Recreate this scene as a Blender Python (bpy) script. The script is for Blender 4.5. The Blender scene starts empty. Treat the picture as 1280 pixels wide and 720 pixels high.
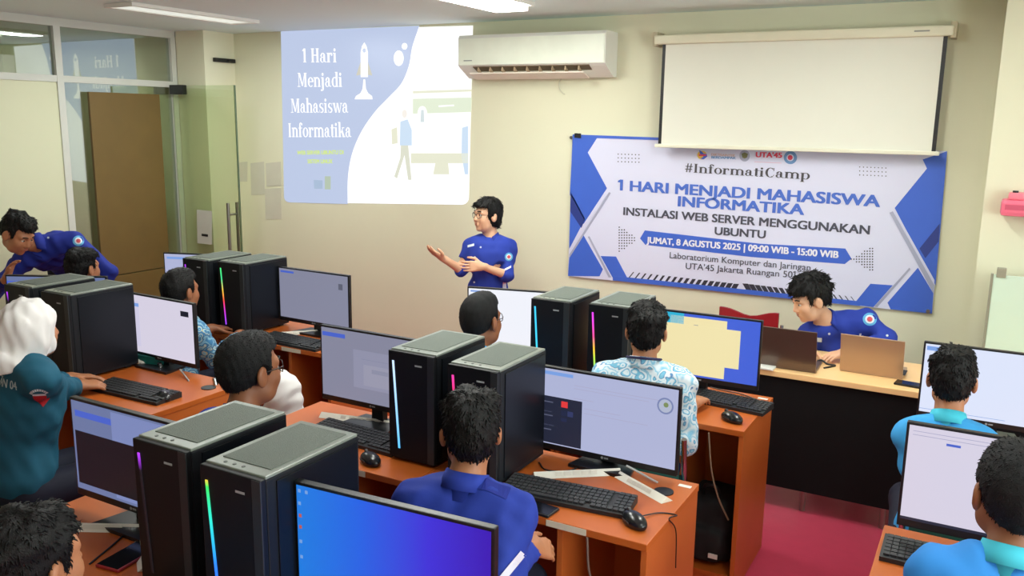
import bpy, bmesh, math, random
import numpy as np
from mathutils import Vector, Matrix
from mathutils.bvhtree import BVHTree

# ------------------------------------------------------------------ camera
SC = bpy.context.scene
COL = SC.collection
FPX = 1081.1                       # focal length in pixels of the 1280x720 frame
YAW, PITCH, ROLL = 0.507525, 0.191746, 0.015336
CAM = np.array([0.0, 0.0, 2.0])

def cam_axes():
    cy, sy = math.cos(YAW), math.sin(YAW)
    f = np.array([-sy*math.cos(PITCH), cy*math.cos(PITCH), -math.sin(PITCH)])
    r = np.array([cy, sy, 0.0]); u = np.cross(r, f)
    c, s = math.cos(ROLL), math.sin(ROLL)
    return c*r + s*u, -s*r + c*u, f
AX_R, AX_U, AX_F = cam_axes()
cam_data = bpy.data.cameras.new('camera')
cam_data.sensor_width = 36.0
cam_data.lens = 36.0*FPX/1280.0
cam_data.clip_start = 0.05
cam = bpy.data.objects.new('camera', cam_data); COL.objects.link(cam)
cam.matrix_world = Matrix(((AX_R[0], AX_U[0], -AX_F[0], CAM[0]), (AX_R[1], AX_U[1], -AX_F[1], CAM[1]),
                           (AX_R[2], AX_U[2], -AX_F[2], CAM[2]), (0, 0, 0, 1)))
SC.camera = cam

# ------------------------------------------------------------------ view, world, added daylight
SC.view_settings.view_transform = 'Standard'
SC.view_settings.look = 'None'
SC.view_settings.exposure = 0.0
SC.view_settings.gamma = 1.0
SC.view_settings.use_curve_mapping = False
SC.cycles.use_denoising = True
SC.cycles.max_bounces = 8
SC.cycles.transparent_max_bounces = 12
world = bpy.data.worlds.new('daylight'); SC.world = world
world.use_nodes = True
world.node_tree.nodes['Background'].inputs[0].default_value = (0.75, 0.85, 1.0, 1)
world.node_tree.nodes['Background'].inputs[1].default_value = 0.6

def area_light(name, loc, size, power, color=(1, 1, 1), direction=(0, 0, -1)):
    d = bpy.data.lights.new(name, 'AREA'); d.shape = 'RECTANGLE'
    d.size, d.size_y = size; d.energy = power; d.color = color
    o = bpy.data.objects.new(name, d); COL.objects.link(o); o.location = loc
    o.rotation_euler = Vector(direction).to_track_quat('-Z', 'Y').to_euler()
    return o
FILL_POWER = 120.0
LAMP_POWER = 31.0
# fill from two added, unseen right-hand windows, tilted up to brighten the ceiling
area_light('window_daylight', (3.05, 3.35, 1.62), (1.9, 1.3), FILL_POWER*.4, (0.92, 1.0, 0.98), (-1, 0, 0.4))
area_light('window_daylight_rear', (3.05, 0.55, 1.62), (1.9, 1.3), FILL_POWER*1.0, (0.92, 1.0, 0.98), (-1, 0.15, 0.5))

# ------------------------------------------------------------------ pixel -> point on a real plane
def ray(x, y):
    return AX_R*((x-640.0)/FPX) - AX_U*((y-360.0)/FPX) + AX_F
def on_y(x, y, Y):
    r = ray(x, y); return Vector(CAM + r*(Y/r[1]))
def on_z(x, y, z):
    r = ray(x, y); return Vector(CAM + r*((z-CAM[2])/r[2]))
def on_x(x, y, X):
    r = ray(x, y); return Vector(CAM + r*(X/r[0]))

# ------------------------------------------------------------------ object helpers
def lin(v):
    v = v/255.0
    return v/12.92 if v <= 0.04045 else ((v+0.055)/1.055)**2.4
def rgb(r, g, b): return (lin(r), lin(g), lin(b), 1.0)

MATS = {}
def mat(name, col, rough=0.5, metal=0.0, vary=0.06, scale=9.0, bump=0.0, bscale=60.0, emit=0.0, coat=0.0, spec=0.5, alpha=1.0):
    if name in MATS: return MATS[name]
    m = bpy.data.materials.new(name); m.use_nodes = True
    nt = m.node_tree; b = nt.nodes['Principled BSDF']
    c = rgb(*col)
    b.inputs['Roughness'].default_value = rough
    b.inputs['Metallic'].default_value = metal
    b.inputs['Specular IOR Level'].default_value = spec
    b.inputs['Coat Weight'].default_value = coat
    if emit > 0:
        b.inputs['Base Color'].default_value = (0.01, 0.01, 0.01, 1)
        b.inputs['Emission Color'].default_value = c
        b.inputs['Emission Strength'].default_value = emit
    elif vary > 0:
        tc = nt.nodes.new('ShaderNodeTexCoord')
        n = nt.nodes.new('ShaderNodeTexNoise'); n.inputs['Scale'].default_value = scale; n.inputs['Detail'].default_value = 4
        nt.links.new(tc.outputs['Object'], n.inputs['Vector'])
        mx = nt.nodes.new('ShaderNodeMix'); mx.data_type = 'RGBA'
        mx.inputs[6].default_value = (c[0]*(1-vary), c[1]*(1-vary), c[2]*(1-vary), 1)
        mx.inputs[7].default_value = (min(1, c[0]*(1+vary)), min(1, c[1]*(1+vary)), min(1, c[2]*(1+vary)), 1)
        nt.links.new(n.outputs['Fac'], mx.inputs[0]); nt.links.new(mx.outputs[2], b.inputs['Base Color'])
    else:
        b.inputs['Base Color'].default_value = c
    if bump > 0:
        tc2 = nt.nodes.new('ShaderNodeTexCoord'); n2 = nt.nodes.new('ShaderNodeTexNoise')
        n2.inputs['Scale'].default_value = bscale; n2.inputs['Detail'].default_value = 3
        bp = nt.nodes.new('ShaderNodeBump'); bp.inputs['Strength'].default_value = bump; bp.inputs['Distance'].default_value = 0.01
        nt.links.new(tc2.outputs['Object'], n2.inputs['Vector'])
        nt.links.new(n2.outputs['Fac'], bp.inputs['Height']); nt.links.new(bp.outputs['Normal'], b.inputs['Normal'])
    MATS[name] = m
    return m
def glow(name, col, s=1.0): return mat(name, col, 0.35, emit=s)

def mw(o):
    m = o.matrix_basis.copy()
    return mw(o.parent) @ m if o.parent else m

class MB:
    """collects shapes; build() links them as one mesh object"""
    def __init__(s): s.v = []; s.f = []; s.sm = []
    def add(s, vs, fs, smooth=False):
        o = len(s.v); s.v += [Vector(v) for v in vs]; s.f += [tuple(i+o for i in f) for f in fs]; s.sm += [smooth]*len(fs); return s
    def box(s, lo, hi, M=None, bev=0.0):
        x0, y0, z0 = lo; x1, y1, z1 = hi
        if bev <= 0:
            vs = [(x0,y0,z0),(x1,y0,z0),(x1,y1,z0),(x0,y1,z0),(x0,y0,z1),(x1,y0,z1),(x1,y1,z1),(x0,y1,z1)]
            fs = [(0,3,2,1),(4,5,6,7),(0,1,5,4),(1,2,6,5),(2,3,7,6),(3,0,4,7)]
            if M: vs = [M @ Vector(v) for v in vs]
            return s.add(vs, fs)
        bm = bmesh.new(); bmesh.ops.create_cube(bm, size=1.0)
        for v in bm.verts: v.co = Vector(((x0+x1)/2+v.co.x*(x1-x0), (y0+y1)/2+v.co.y*(y1-y0), (z0+z1)/2+v.co.z*(z1-z0)))
        bmesh.ops.bevel(bm, geom=bm.edges[:], offset=bev, segments=2, affect='EDGES', profile=0.6)
        return s.bm(bm, M)
    def bm(s, bm, M=None, smooth=False):
        bm.verts.index_update()
        vs = [M @ v.co if M else v.co.copy() for v in bm.verts]
        fs = [tuple(v.index for v in f.verts) for f in bm.faces]; bm.free()
        return s.add(vs, fs, smooth)
    def prism(s, pts, off):
        """closed polygon (list of points) pushed along vector off"""
        n = len(pts); pts = [Vector(p) for p in pts]; off = Vector(off)
        nrm = Vector((0,0,0))
        for i in range(n): nrm += (pts[i]-pts[0]).cross(pts[(i+1) % n]-pts[0])
        if nrm.dot(off) < 0: pts = pts[::-1]
        vs = pts + [p+off for p in pts]
        fs = [tuple(range(n))[::-1], tuple(range(n, 2*n))] + [(i, (i+1) % n, n+(i+1) % n, n+i) for i in range(n)]
        return s.add(vs, fs)
    def cyl(s, a, b, r0, r1=None, n=16, caps=True):
        a, b = Vector(a), Vector(b); r1 = r0 if r1 is None else r1
        z = (b-a).normalized(); x = z.orthogonal().normalized(); y = z.cross(x)
        vs = []
        for p, r in ((a, r0), (b, r1)):
            vs += [p + x*(r*math.cos(2*math.pi*i/n)) + y*(r*math.sin(2*math.pi*i/n)) for i in range(n)]
        fs = [(i, (i+1) % n, n+(i+1) % n, n+i) for i in range(n)]
        s.add(vs, fs, True)
        if caps: s.add(vs, [tuple(range(n))[::-1], tuple(range(n, 2*n))])
        return s
    def tube(s, pts, r, n=8, closed=False):
        pts = [Vector(p) for p in pts]; m = len(pts); vs = []; prev = None
        for i, p in enumerate(pts):
            if closed: t = pts[(i+1) % m]-pts[i-1]
            else: t = pts[min(i+1, m-1)]-pts[max(i-1, 0)]
            t.normalize()
            x = t.orthogonal().normalized() if prev is None else (prev - t*prev.dot(t)).normalized()
            prev = x; y = t.cross(x)
            vs += [p + x*(r*math.cos(2*math.pi*k/n)) + y*(r*math.sin(2*math.pi*k/n)) for k in range(n)]
        fs = []
        for i in range(m if closed else m-1):
            j = (i+1) % m
            fs += [(i*n+k, i*n+(k+1) % n, j*n+(k+1) % n, j*n+k) for k in range(n)]
        s.add(vs, fs, True)
        if not closed: s.add(vs, [tuple(range(n))[::-1], tuple(range((m-1)*n, m*n))])
        return s
    def sphere(s, c, r, n=16, m=10, M=None):
        bm = bmesh.new(); bmesh.ops.create_uvsphere(bm, u_segments=n, v_segments=m, radius=1.0)
        r = (r, r, r) if not hasattr(r, '__len__') else r
        for v in bm.verts:
            q = Vector((v.co.x*r[0], v.co.y*r[1], v.co.z*r[2]))
            v.co = (M @ q if M else q) + Vector(c)
        return s.bm(bm, None, True)
    def build(s, name, m, parent=None, local=False, recalc=True):
        me = bpy.data.meshes.new(name)
        vs = s.v
        if parent is not None and not local:
            inv = mw(parent).inverted(); vs = [inv @ v for v in vs]
        me.from_pydata([tuple(v) for v in vs], [], s.f)
        me.polygons.foreach_set('use_smooth', s.sm)
        if recalc:
            bm = bmesh.new(); bm.from_mesh(me); bmesh.ops.recalc_face_normals(bm, faces=bm.faces); bm.to_mesh(me); bm.free()
        me.materials.append(m); me.update()
        o = bpy.data.objects.new(name, me); COL.objects.link(o)
        if parent is not None: o.parent = parent
        return o

def tag(o, label=None, cat=None, group=None, kind=None):
    if label: o['label'] = label
    if cat: o['category'] = cat
    if group: o['group'] = group
    if kind: o['kind'] = kind
    return o
def thing(name, label, cat, loc=(0,0,0), rz=0.0, group=None):
    o = bpy.data.objects.new(name, None); COL.objects.link(o)
    o.location = loc; o.rotation_euler = (0, 0, rz); o.empty_display_size = 0.1
    return tag(o, label, cat, group)
def dup(root, loc, rz, label, group=None):
    r = root.copy(); COL.objects.link(r); r.location = loc; r.rotation_euler = (0, 0, rz); r['label'] = label
    if group: r['group'] = group
    for ch in list(root.children):
        c = ch.copy(); COL.objects.link(c); c.parent = r
        for g in list(ch.children):
            d = g.copy(); COL.objects.link(d); d.parent = c
    return r
def struct(name, mb, m, parent=None):
    o = mb.build(name, m, parent)
    if parent is None: o['kind'] = 'structure'
    return o

def bezier(pts, n=24):
    """smooth curve (Catmull-Rom) through points"""
    P = [Vector(p) for p in pts]; P = [P[0]*2-P[1]] + P + [P[-1]*2-P[-2]]; out = []
    for i in range(1, len(P)-2):
        for k in range(n):
            t = k/n; a, b, c, d = P[i-1], P[i], P[i+1], P[i+2]
            out.append(0.5*((2*b)+(c-a)*t+(2*a-5*b+4*c-d)*t*t+(3*b-a-3*c+d)*t**3))
    out.append(P[-2]); return out

# ------------------------------------------------------------------ lettering (sans from Blender's own font; serif drawn here)
def font_run(text):
    cu = bpy.data.curves.new('lettering', 'FONT'); cu.body = text; cu.size = 1.0; cu.resolution_u = 4
    o = bpy.data.objects.new('lettering', cu); COL.objects.link(o)
    dg = bpy.context.evaluated_depsgraph_get(); dg.update()
    me = bpy.data.meshes.new_from_object(o.evaluated_get(dg))
    v = [(q.co.x, q.co.y) for q in me.vertices]; f = [tuple(p.vertices) for p in me.polygons]
    bpy.data.objects.remove(o); bpy.data.curves.remove(cu); bpy.data.meshes.remove(me)
    return v, f
def width_of(text):
    v = font_run(text)[0]; return max(q[0] for q in v)-min(q[0] for q in v)
def sans_shape(text, bold=0.0):
    v0, f0, x = [], [], 0.0
    import re
    for run in re.findall('1|[^1]+', text):
        if run == '1':          # a numeral one with its flag
            v = [(.15, 0), (.245, 0), (.245, .73), (.15, .73), (.15, .73), (.02, .63), (.02, .54), (.15, .62)]; f = [(0, 1, 2, 3), (4, 5, 6, 7)]; adv = .36
        else:
            v, f = font_run(run) if run.strip() else ([], [])
            adv = width_of('I'+run+'I')-width_of('II') if '1' in text else 0
        k = len(v0); v0 += [(a+x, b) for a, b in v]; f0 += [tuple(i+k for i in q) for q in f]; x += adv
    if bold <= 0: return v0, f0
    vs, fs = [], []
    for dx, dy in ((-bold, -bold*.5), (bold, -bold*.5), (-bold, bold*.5), (bold, bold*.5)):   # heavier strokes
        k = len(vs); vs += [(x+dx, y+dy) for x, y in v0]; fs += [tuple(i+k for i in f) for f in f0]
    return vs, fs
def ring_pts(cx, cy, rx, ry, tx, ty, a0, a1, n=18):
    out = []
    for i in range(n+1):
        a = math.radians(a0+(a1-a0)*i/n)
        out.append(((cx+rx*math.cos(a), cy+ry*math.sin(a)), (cx+(rx-tx)*math.cos(a), cy+(ry-ty)*math.sin(a))))
    return out
S, H = 0.135, 0.035   # thick stem, thin stroke
def glyph(ch):
    """list of strokes: ('r',x0,y0,x1,y1) bar, ('q',4 points), ('o',cx,cy,rx,ry,tx,ty,a0,a1) ring piece ; advance"""
    def stem(x, y0, y1): return ('r', x, y0, x+S, y1)
    def foot(x, y): return ('r', x-.05, y, x+S+.05, y+H)
    def flag(x, y): return ('q', (x-.06, y), (x+S, y), (x+S, y-H*1.4), (x-.06, y-H))
    X, CP = .46, .68
    if ch == ' ': return [], .25
    if ch == '1': return [stem(.12, 0, CP), foot(.12, 0), ('q', (.12, CP), (.12, CP-.1), (.02, CP-.14), (.02, CP-.11))], .40
    if ch == 'I': return [stem(.08, 0, CP), foot(.08, 0), foot(.08, CP-H)], .33
    if ch == 'H': return [stem(.07, 0, CP), stem(.42, 0, CP), foot(.07, 0), foot(.42, 0), foot(.07, CP-H), foot(.42, CP-H), ('r', .2, .33, .44, .375)], .66
    if ch == 'M': return [('r', .08, 0, .12, CP), stem(.56, 0, CP), foot(.03, 0), foot(.56, 0), foot(.56, CP-H), ('r', .01, CP-H, .2, CP), ('q', (.08, CP), (.22, CP), (.42, .04), (.34, .04)), ('q', (.56, CP), (.61, CP), (.42, .04), (.36, .04))], .80
    if ch == 'C': return [('o', .33, .34, .29, .36, .14, .04, 50, 310), ('r', .50, .46, .54, .69), ('q', (.5, .1), (.56, .16), (.54, .2), (.48, .13))], .62
    if ch == '#': return [('q', (.12, 0), (.19, 0), (.27, CP), (.2, CP)), ('q', (.32, 0), (.39, 0), (.47, CP), (.4, CP)), ('r', .05, .2, .5, .26), ('r', .08, .42, .53, .48)], .58
    if ch == 'n': return [stem(.06, 0, X), foot(.06, 0), flag(.06, X), ('o', .28, X-.17, .22, .18, .12, .06, 0, 150), ('r', .375, 0, .50, X-.17), foot(.37, 0)], .58
    if ch == 'm': return [stem(.06, 0, X), foot(.06, 0), flag(.06, X), ('o', .28, X-.17, .22, .18, .12, .06, 0, 150), ('r', .375, 0, .50, X-.17), foot(.37, 0), ('o', .59, X-.17, .22, .18, .12, .06, 0, 150), ('r', .685, 0, .81, X-.17), foot(.68, 0)], .89
    if ch == 'h': return [stem(.06, 0, CP+.03), foot(.06, 0), flag(.06, CP+.03), ('o', .28, X-.17, .22, .18, .12, .06, 0, 150), ('r', .375, 0, .50, X-.17), foot(.37, 0)], .58
    if ch == 'k': return [stem(.06, 0, CP+.03), foot(.06, 0), flag(.06, CP+.03), ('q', (.19, .2), (.24, .2), (.44, X), (.38, X)), ('q', (.25, .26), (.36, .34), (.54, 0), (.40, 0)), foot(.40, 0), ('r', .32, X-H, .52, X)], .58
    if ch == 'r': return [stem(.06, 0, X), foot(.06, 0), flag(.06, X), ('o', .3, X-.12, .13, .13, .05, .06, 40, 170), ('o', .36, X-.09, .055, .055, .055, .055, 0, 360)], .45
    if ch == 'i': return [stem(.06, 0, X), foot(.06, 0), flag(.06, X), ('o', .127, .60, .075, .075, .075, .075, 0, 360)], .30
    if ch == 'j': return [stem(.08, -.08, X), flag(.08, X), ('o', .147, .60, .075, .075, .075, .075, 0, 360), ('o', .09, -.08, .125, .12, .1, .04, 270, 360), ('o', .03, -.16, .05, .05, .05, .05, 0, 360)], .31
    if ch == 'o': return [('o', .26, .23, .24, .24, .125, .035, 0, 360)], .52
    if ch == 'e': return [('o', .25, .23, .23, .24, .125, .035, 0, 315), ('r', .12, .23, .47, .265)], .48
    if ch == 'a': return [('o', .19, .13, .17, .14, .1, .035, 60, 300), ('r', .26, .03, .385, .33), ('o', .225, .32, .16, .145, .11, .035, 0, 165), ('o', .10, .33, .055, .055, .055, .055, 0, 360), ('o', .43, .08, .09, .08, .05, .04, 180, 320)], .51
    if ch == 'd': return [('o', .25, .23, .23, .24, .125, .035, 55, 305), stem(.34, 0, CP+.03), flag(.34, CP+.03), ('r', .46, 0, .53, H)], .56
    if ch == 'p': return [stem(.06, -.2, X), foot(.06, -.2), flag(.06, X), ('o', .3, .23, .23, .24, .125, .035, -125, 125)], .56
    if ch == 's': return [('o', .2, .335, .16, .13, .1, .045, 50, 250), ('o', .22, .125, .17, .135, .1, .045, -130, 90), ('r', .33, .33, .36, .46), ('r', .05, .0, .08, .14), ('q', (.1, .27), (.14, .33), (.33, .2), (.29, .13))], .43
    if ch == 't': return [stem(.09, .08, .60), ('r', .01, X-H, .32, X), ('o', .2, .09, .11, .1, .09, .045, 180, 320)], .34
    if ch == 'f': return [stem(.08, 0, .55), foot(.08, 0), ('r', 0, X-H, .32, X), ('o', .21, .56, .13, .15, .1, .04, 40, 180), ('o', .30, .62, .055, .055, .055, .055, 0, 360)], .35
    if ch == 'w': return [('q', (.02, X), (.16, X), (.28, 0), (.2, 0)), ('q', (.24, 0), (.29, 0), (.39, X), (.34, X)), ('q', (.30, X), (.44, X), (.56, 0), (.48, 0)), ('q', (.52, 0), (.57, 0), (.71, X), (.66, X)), ('r', -.02, X-H, .2, X), ('r', .6, X-H, .78, X)], .76
    return [stem(.06, 0, X)], .3
def serif_shape(text):
    vs, fs = [], []; x = 0.0
    def poly(p): o = len(vs); vs.extend(p); fs.append(tuple(range(o, o+len(p))))
    for ch in text:
        st, adv = glyph(ch)
        for g in st:
            if g[0] == 'r': poly([(x+g[1], g[2]), (x+g[3], g[2]), (x+g[3], g[4]), (x+g[1], g[4])])
            elif g[0] == 'q': poly([(x+p[0], p[1]) for p in g[1:]])
            else:
                R = ring_pts(x+g[1], *g[2:])
                for a, b in zip(R[:-1], R[1:]): poly([a[0], b[0], b[1], a[1]])
        x += adv
    return vs, fs
def shape_size(vs):
    xs = [v[0] for v in vs]; ys = [v[1] for v in vs]
    return min(xs), max(xs), min(ys), max(ys)
def lay_shape(mb, shape, origin, ux, uz, w, cap, h_of=None):
    """put lettering so that it starts at origin, runs along ux for width w, letter height cap"""
    vs, fs = shape; x0, x1, y0, y1 = shape_size(vs)
    hh = h_of if h_of else y1-max(0, y0)
    nn = Vector(ux).cross(Vector(uz)).normalized(); lift = [0.0]*len(vs)
    for k, f in enumerate(fs):
        for i in f: lift[i] = (k % 9)*.00006 if h_of != .73 else (i*4//len(vs))*.0002
    P = [Vector(origin) + Vector(ux)*((v[0]-x0)/(x1-x0)*w) + Vector(uz)*(v[1]/hh*cap) + nn*d for v, d in zip(vs, lift)]
    mb.add(P, fs)
# ------------------------------------------------------------------ implicit bodies: smooth unions of tapered capsules and ellipsoids, meshed with surface nets
def axis(lo, hi, h, bands):
    out = [lo]
    while out[-1] < hi:
        x = out[-1]; s = h
        for a, b, hf in bands:
            if a-h <= x < b: s = min(s, hf)
        out.append(x+s)
    return np.array(out, np.float32)
class Field:
    def __init__(s, lo, hi, h, fine=()):
        """fine: list of (centre, radius, step)"""
        ax = []
        for i in range(3):
            ax.append(axis(lo[i], hi[i], h, [(c[i]-r, c[i]+r, st) for c, r, st in fine]))
        s.ax = ax; s.F = np.full([len(a) for a in ax], 0.2, np.float32); s.h = h
    def _sub(s, lo, hi):
        sl = []
        for a, l, u in zip(s.ax, lo, hi):
            i0 = max(0, int(np.searchsorted(a, l))-1); i1 = min(len(a), int(np.searchsorted(a, u))+1)
            if i1-i0 < 1: return None, None
            sl.append(slice(i0, i1))
        X = s.ax[0][sl[0]][:, None, None]; Y = s.ax[1][sl[1]][None, :, None]; Z = s.ax[2][sl[2]][None, None, :]
        return tuple(sl), (X, Y, Z)
    def _mix(s, sl, D, k, op):
        A = s.F[sl]
        if op == 'sub':
            D = -D
            if k > 0: hh = np.maximum(k-np.abs(A-D), 0)/k; s.F[sl] = np.maximum(A, D)+hh*hh*k*.25
            else: s.F[sl] = np.maximum(A, D)
        else:
            if k > 0: hh = np.maximum(k-np.abs(A-D), 0)/k; s.F[sl] = np.minimum(A, D)-hh*hh*k*.25
            else: s.F[sl] = np.minimum(A, D)
    def cap(s, a, b, ra, rb=None, k=.02, op='add'):
        rb = ra if rb is None else rb
        a = np.array(a, float); b = np.array(b, float); m = max(ra, rb)+k+2.5*s.h
        sl, P = s._sub(np.minimum(a, b)-m, np.maximum(a, b)+m)
        if sl is None: return s
        d = b-a; L = max(float(d@d), 1e-9)
        t = np.clip(((P[0]-a[0])*d[0]+(P[1]-a[1])*d[1]+(P[2]-a[2])*d[2])/L, 0, 1)
        D = np.sqrt((P[0]-a[0]-t*d[0])**2+(P[1]-a[1]-t*d[1])**2+(P[2]-a[2]-t*d[2])**2)-(ra+t*(rb-ra))
        s._mix(sl, D.astype(np.float32), k, op); return s
    def ell(s, c, r, R=None, k=.02, op='add'):
        c = np.array(c, float); r = np.array(r, float); m = r.max()+k+2.5*s.h
        sl, P = s._sub(c-m, c+m)
        if sl is None: return s
        R = np.eye(3) if R is None else R
        q = [(P[0]-c[0])*R[0, i]+(P[1]-c[1])*R[1, i]+(P[2]-c[2])*R[2, i] for i in range(3)]
        k0 = np.sqrt(sum((q[i]/r[i])**2 for i in range(3))); k1 = np.sqrt(sum((q[i]/r[i]**2)**2 for i in range(3)))+1e-6
        D = k0*(k0-1)/k1
        s._mix(sl, np.maximum(D, -r.min()).astype(np.float32), k, op); return s
    def rbox(s, c, half, R=None, rad=.01, k=.0, op='add'):
        c = np.array(c, float); h = np.array(half, float); m = np.linalg.norm(h)+rad+k+2.5*s.h
        sl, P = s._sub(c-m, c+m)
        if sl is None: return s
        R = np.eye(3) if R is None else R
        q = [np.abs((P[0]-c[0])*R[0, i]+(P[1]-c[1])*R[1, i]+(P[2]-c[2])*R[2, i])-(h[i]-rad) for i in range(3)]
        D = np.sqrt(sum(np.maximum(v, 0)**2 for v in q))+np.minimum(np.maximum(np.maximum(q[0], q[1]), q[2]), 0)-rad
        s._mix(sl, D.astype(np.float32), k, op); return s
    def plane(s, p, n, k=0.0, near=None, r=None):
        """cut away everything on the side n points to; only within r of near when given"""
        n = np.array(n, float); n /= np.linalg.norm(n); p = np.array(p, float)
        if near is None: sl, P = s._sub(np.array([a[0] for a in s.ax])-1, np.array([a[-1] for a in s.ax])+1)
        else: sl, P = s._sub(np.array(near)-r, np.array(near)+r)
        if sl is None: return s
        D = ((P[0]-p[0])*n[0]+(P[1]-p[1])*n[1]+(P[2]-p[2])*n[2]).astype(np.float32)
        if near is not None:
            dd = np.sqrt((P[0]-near[0])**2+(P[1]-near[1])**2+(P[2]-near[2])**2)
            D = np.where(dd < r, D, -1.0).astype(np.float32)
        s.F[sl] = np.maximum(s.F[sl], np.broadcast_to(D, s.F[sl].shape)); return s
    def ripple(s, amp, wl, seed, aniso=(1, 1, 1)):
        rs = np.random.RandomState(seed); X, Y, Z = s.ax[0][:, None, None], s.ax[1][None, :, None], s.ax[2][None, None, :]
        N = 0
        for i in range(5):
            d = rs.normal(size=3)*np.array(aniso); d /= np.linalg.norm(d); kk = 2*np.pi/(wl*(.6+.8*rs.rand())); ph = rs.rand()*6.28
            N = N + np.sin(kk*(d[0]*X+d[1]*Y+d[2]*Z)+ph+1.3*np.sin(9*X+7*Z+i))
        s.F += (amp*N/2.2).astype(np.float32); return s
    def mesh(s, name, m, parent, inv=None):
        F = s.F; B = F < 0
        n0, n1, n2 = F.shape
        cnt = np.zeros((n0-1, n1-1, n2-1), np.int8)
        for i in (0, 1):
            for j in (0, 1):
                for k in (0, 1): cnt += B[i:n0-1+i, j:n1-1+j, k:n2-1+k]
        act = (cnt > 0) & (cnt < 8)
        I = np.argwhere(act); idx = np.full(act.shape, -1, np.int32); idx[act] = np.arange(len(I))
        acc = np.zeros((len(I), 3)); num = np.zeros(len(I))
        co = [(i, j, k) for i in (0, 1) for j in (0, 1) for k in (0, 1)]
        for a in co:
            for ax_ in range(3):
                if a[ax_] == 1: continue
                b = list(a); b[ax_] = 1
                ia = I+np.array(a); ib = I+np.array(b)
                fa = F[ia[:, 0], ia[:, 1], ia[:, 2]]; fb = F[ib[:, 0], ib[:, 1], ib[:, 2]]
                w = (fa < 0) != (fb < 0)
                t = np.where(w, fa/np.where(w, fa-fb, 1), 0)
                pa = np.stack([s.ax[d][ia[:, d]] for d in range(3)], 1); pb = np.stack([s.ax[d][ib[:, d]] for d in range(3)], 1)
                acc += np.where(w[:, None], pa+(pb-pa)*t[:, None], 0); num += w
        V = acc/np.maximum(num, 1)[:, None]
        quads = []
        for ax_ in range(3):
            o1, o2 = [(1, 2), (2, 0), (0, 1)][ax_]
            sl0 = [slice(1, n-1) for n in F.shape]; sl1 = list(sl0); sl0[ax_] = slice(0, F.shape[ax_]-1); sl1[ax_] = slice(1, F.shape[ax_])
            A, C = B[tuple(sl0)], B[tuple(sl1)]
            E = np.argwhere(A != C)
            if not len(E): continue
            base = E.copy()
            for d in (o1, o2): base[:, d] += 1
            flip = A[E[:, 0], E[:, 1], E[:, 2]]
            def cell(d1, d2):
                q = base.copy(); q[:, o1] += d1; q[:, o2] += d2
                return idx[q[:, 0], q[:, 1], q[:, 2]]
            Q = np.stack([cell(-1, -1), cell(0, -1), cell(0, 0), cell(-1, 0)], 1)
            Q[~flip] = Q[~flip][:, ::-1]; quads.append(Q)
        Q = np.concatenate(quads); Q = Q[(Q >= 0).all(1)]
        # keep the largest connected piece only when tiny crumbs exist
        lab = np.arange(len(V))
        for _ in range(400):
            mn = lab[Q].min(1); new = lab.copy(); np.minimum.at(new, Q.ravel(), np.repeat(mn, 4)); new = new[new]
            if (new == lab).all(): break
            lab = new
        u, c = np.unique(lab[Q[:, 0]], return_counts=True)
        good = set(u[c > .08*c.max()].tolist()); Q = Q[np.isin(lab[Q[:, 0]], list(good))]
        used = np.unique(Q); rm = np.full(len(V), -1); rm[used] = np.arange(len(used)); V = V[used]; Q = rm[Q]
        # one light smoothing pass
        S_ = np.zeros_like(V); N_ = np.zeros(len(V))
        for a in range(4):
            b = (a+1) % 4
            np.add.at(S_, Q[:, a], V[Q[:, b]]); np.add.at(N_, Q[:, a], 1); np.add.at(S_, Q[:, b], V[Q[:, a]]); np.add.at(N_, Q[:, b], 1)
        V = V*.6+.4*S_/np.maximum(N_, 1)[:, None]
        if parent is not None:
            iv = np.array(mw(parent).inverted()); V = V@iv[:3, :3].T+iv[:3, 3]
        me = bpy.data.meshes.new(name)
        me.vertices.add(len(V)); me.vertices.foreach_set('co', V.astype(np.float32).ravel())
        me.loops.add(len(Q)*4); me.loops.foreach_set('vertex_index', Q.astype(np.int32).ravel())
        me.polygons.add(len(Q)); me.polygons.foreach_set('loop_start', np.arange(0, len(Q)*4, 4, dtype=np.int32)); me.polygons.foreach_set('loop_total', np.full(len(Q), 4, np.int32))
        me.polygons.foreach_set('use_smooth', np.ones(len(Q), bool)); me.update(calc_edges=True); me.validate()
        me.materials.append(m)
        o = bpy.data.objects.new(name, me); COL.objects.link(o)
        if parent is not None: o.parent = parent
        return o
def rotm(yaw=0, pitch=0, roll=0):
    """columns: right, forward, up of something facing +Y, turned by yaw (left +), pitched (up +), rolled"""
    cy, sy, cp, sp, cr, sr = math.cos(yaw), math.sin(yaw), math.cos(pitch), math.sin(pitch), math.cos(roll), math.sin(roll)
    Rz = np.array([[cy, -sy, 0], [sy, cy, 0], [0, 0, 1]]); Rx = np.array([[1, 0, 0], [0, cp, -sp], [0, sp, cp]]); Ry = np.array([[cr, 0, sr], [0, 1, 0], [-sr, 0, cr]])
    return Rz@Rx@Ry
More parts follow.
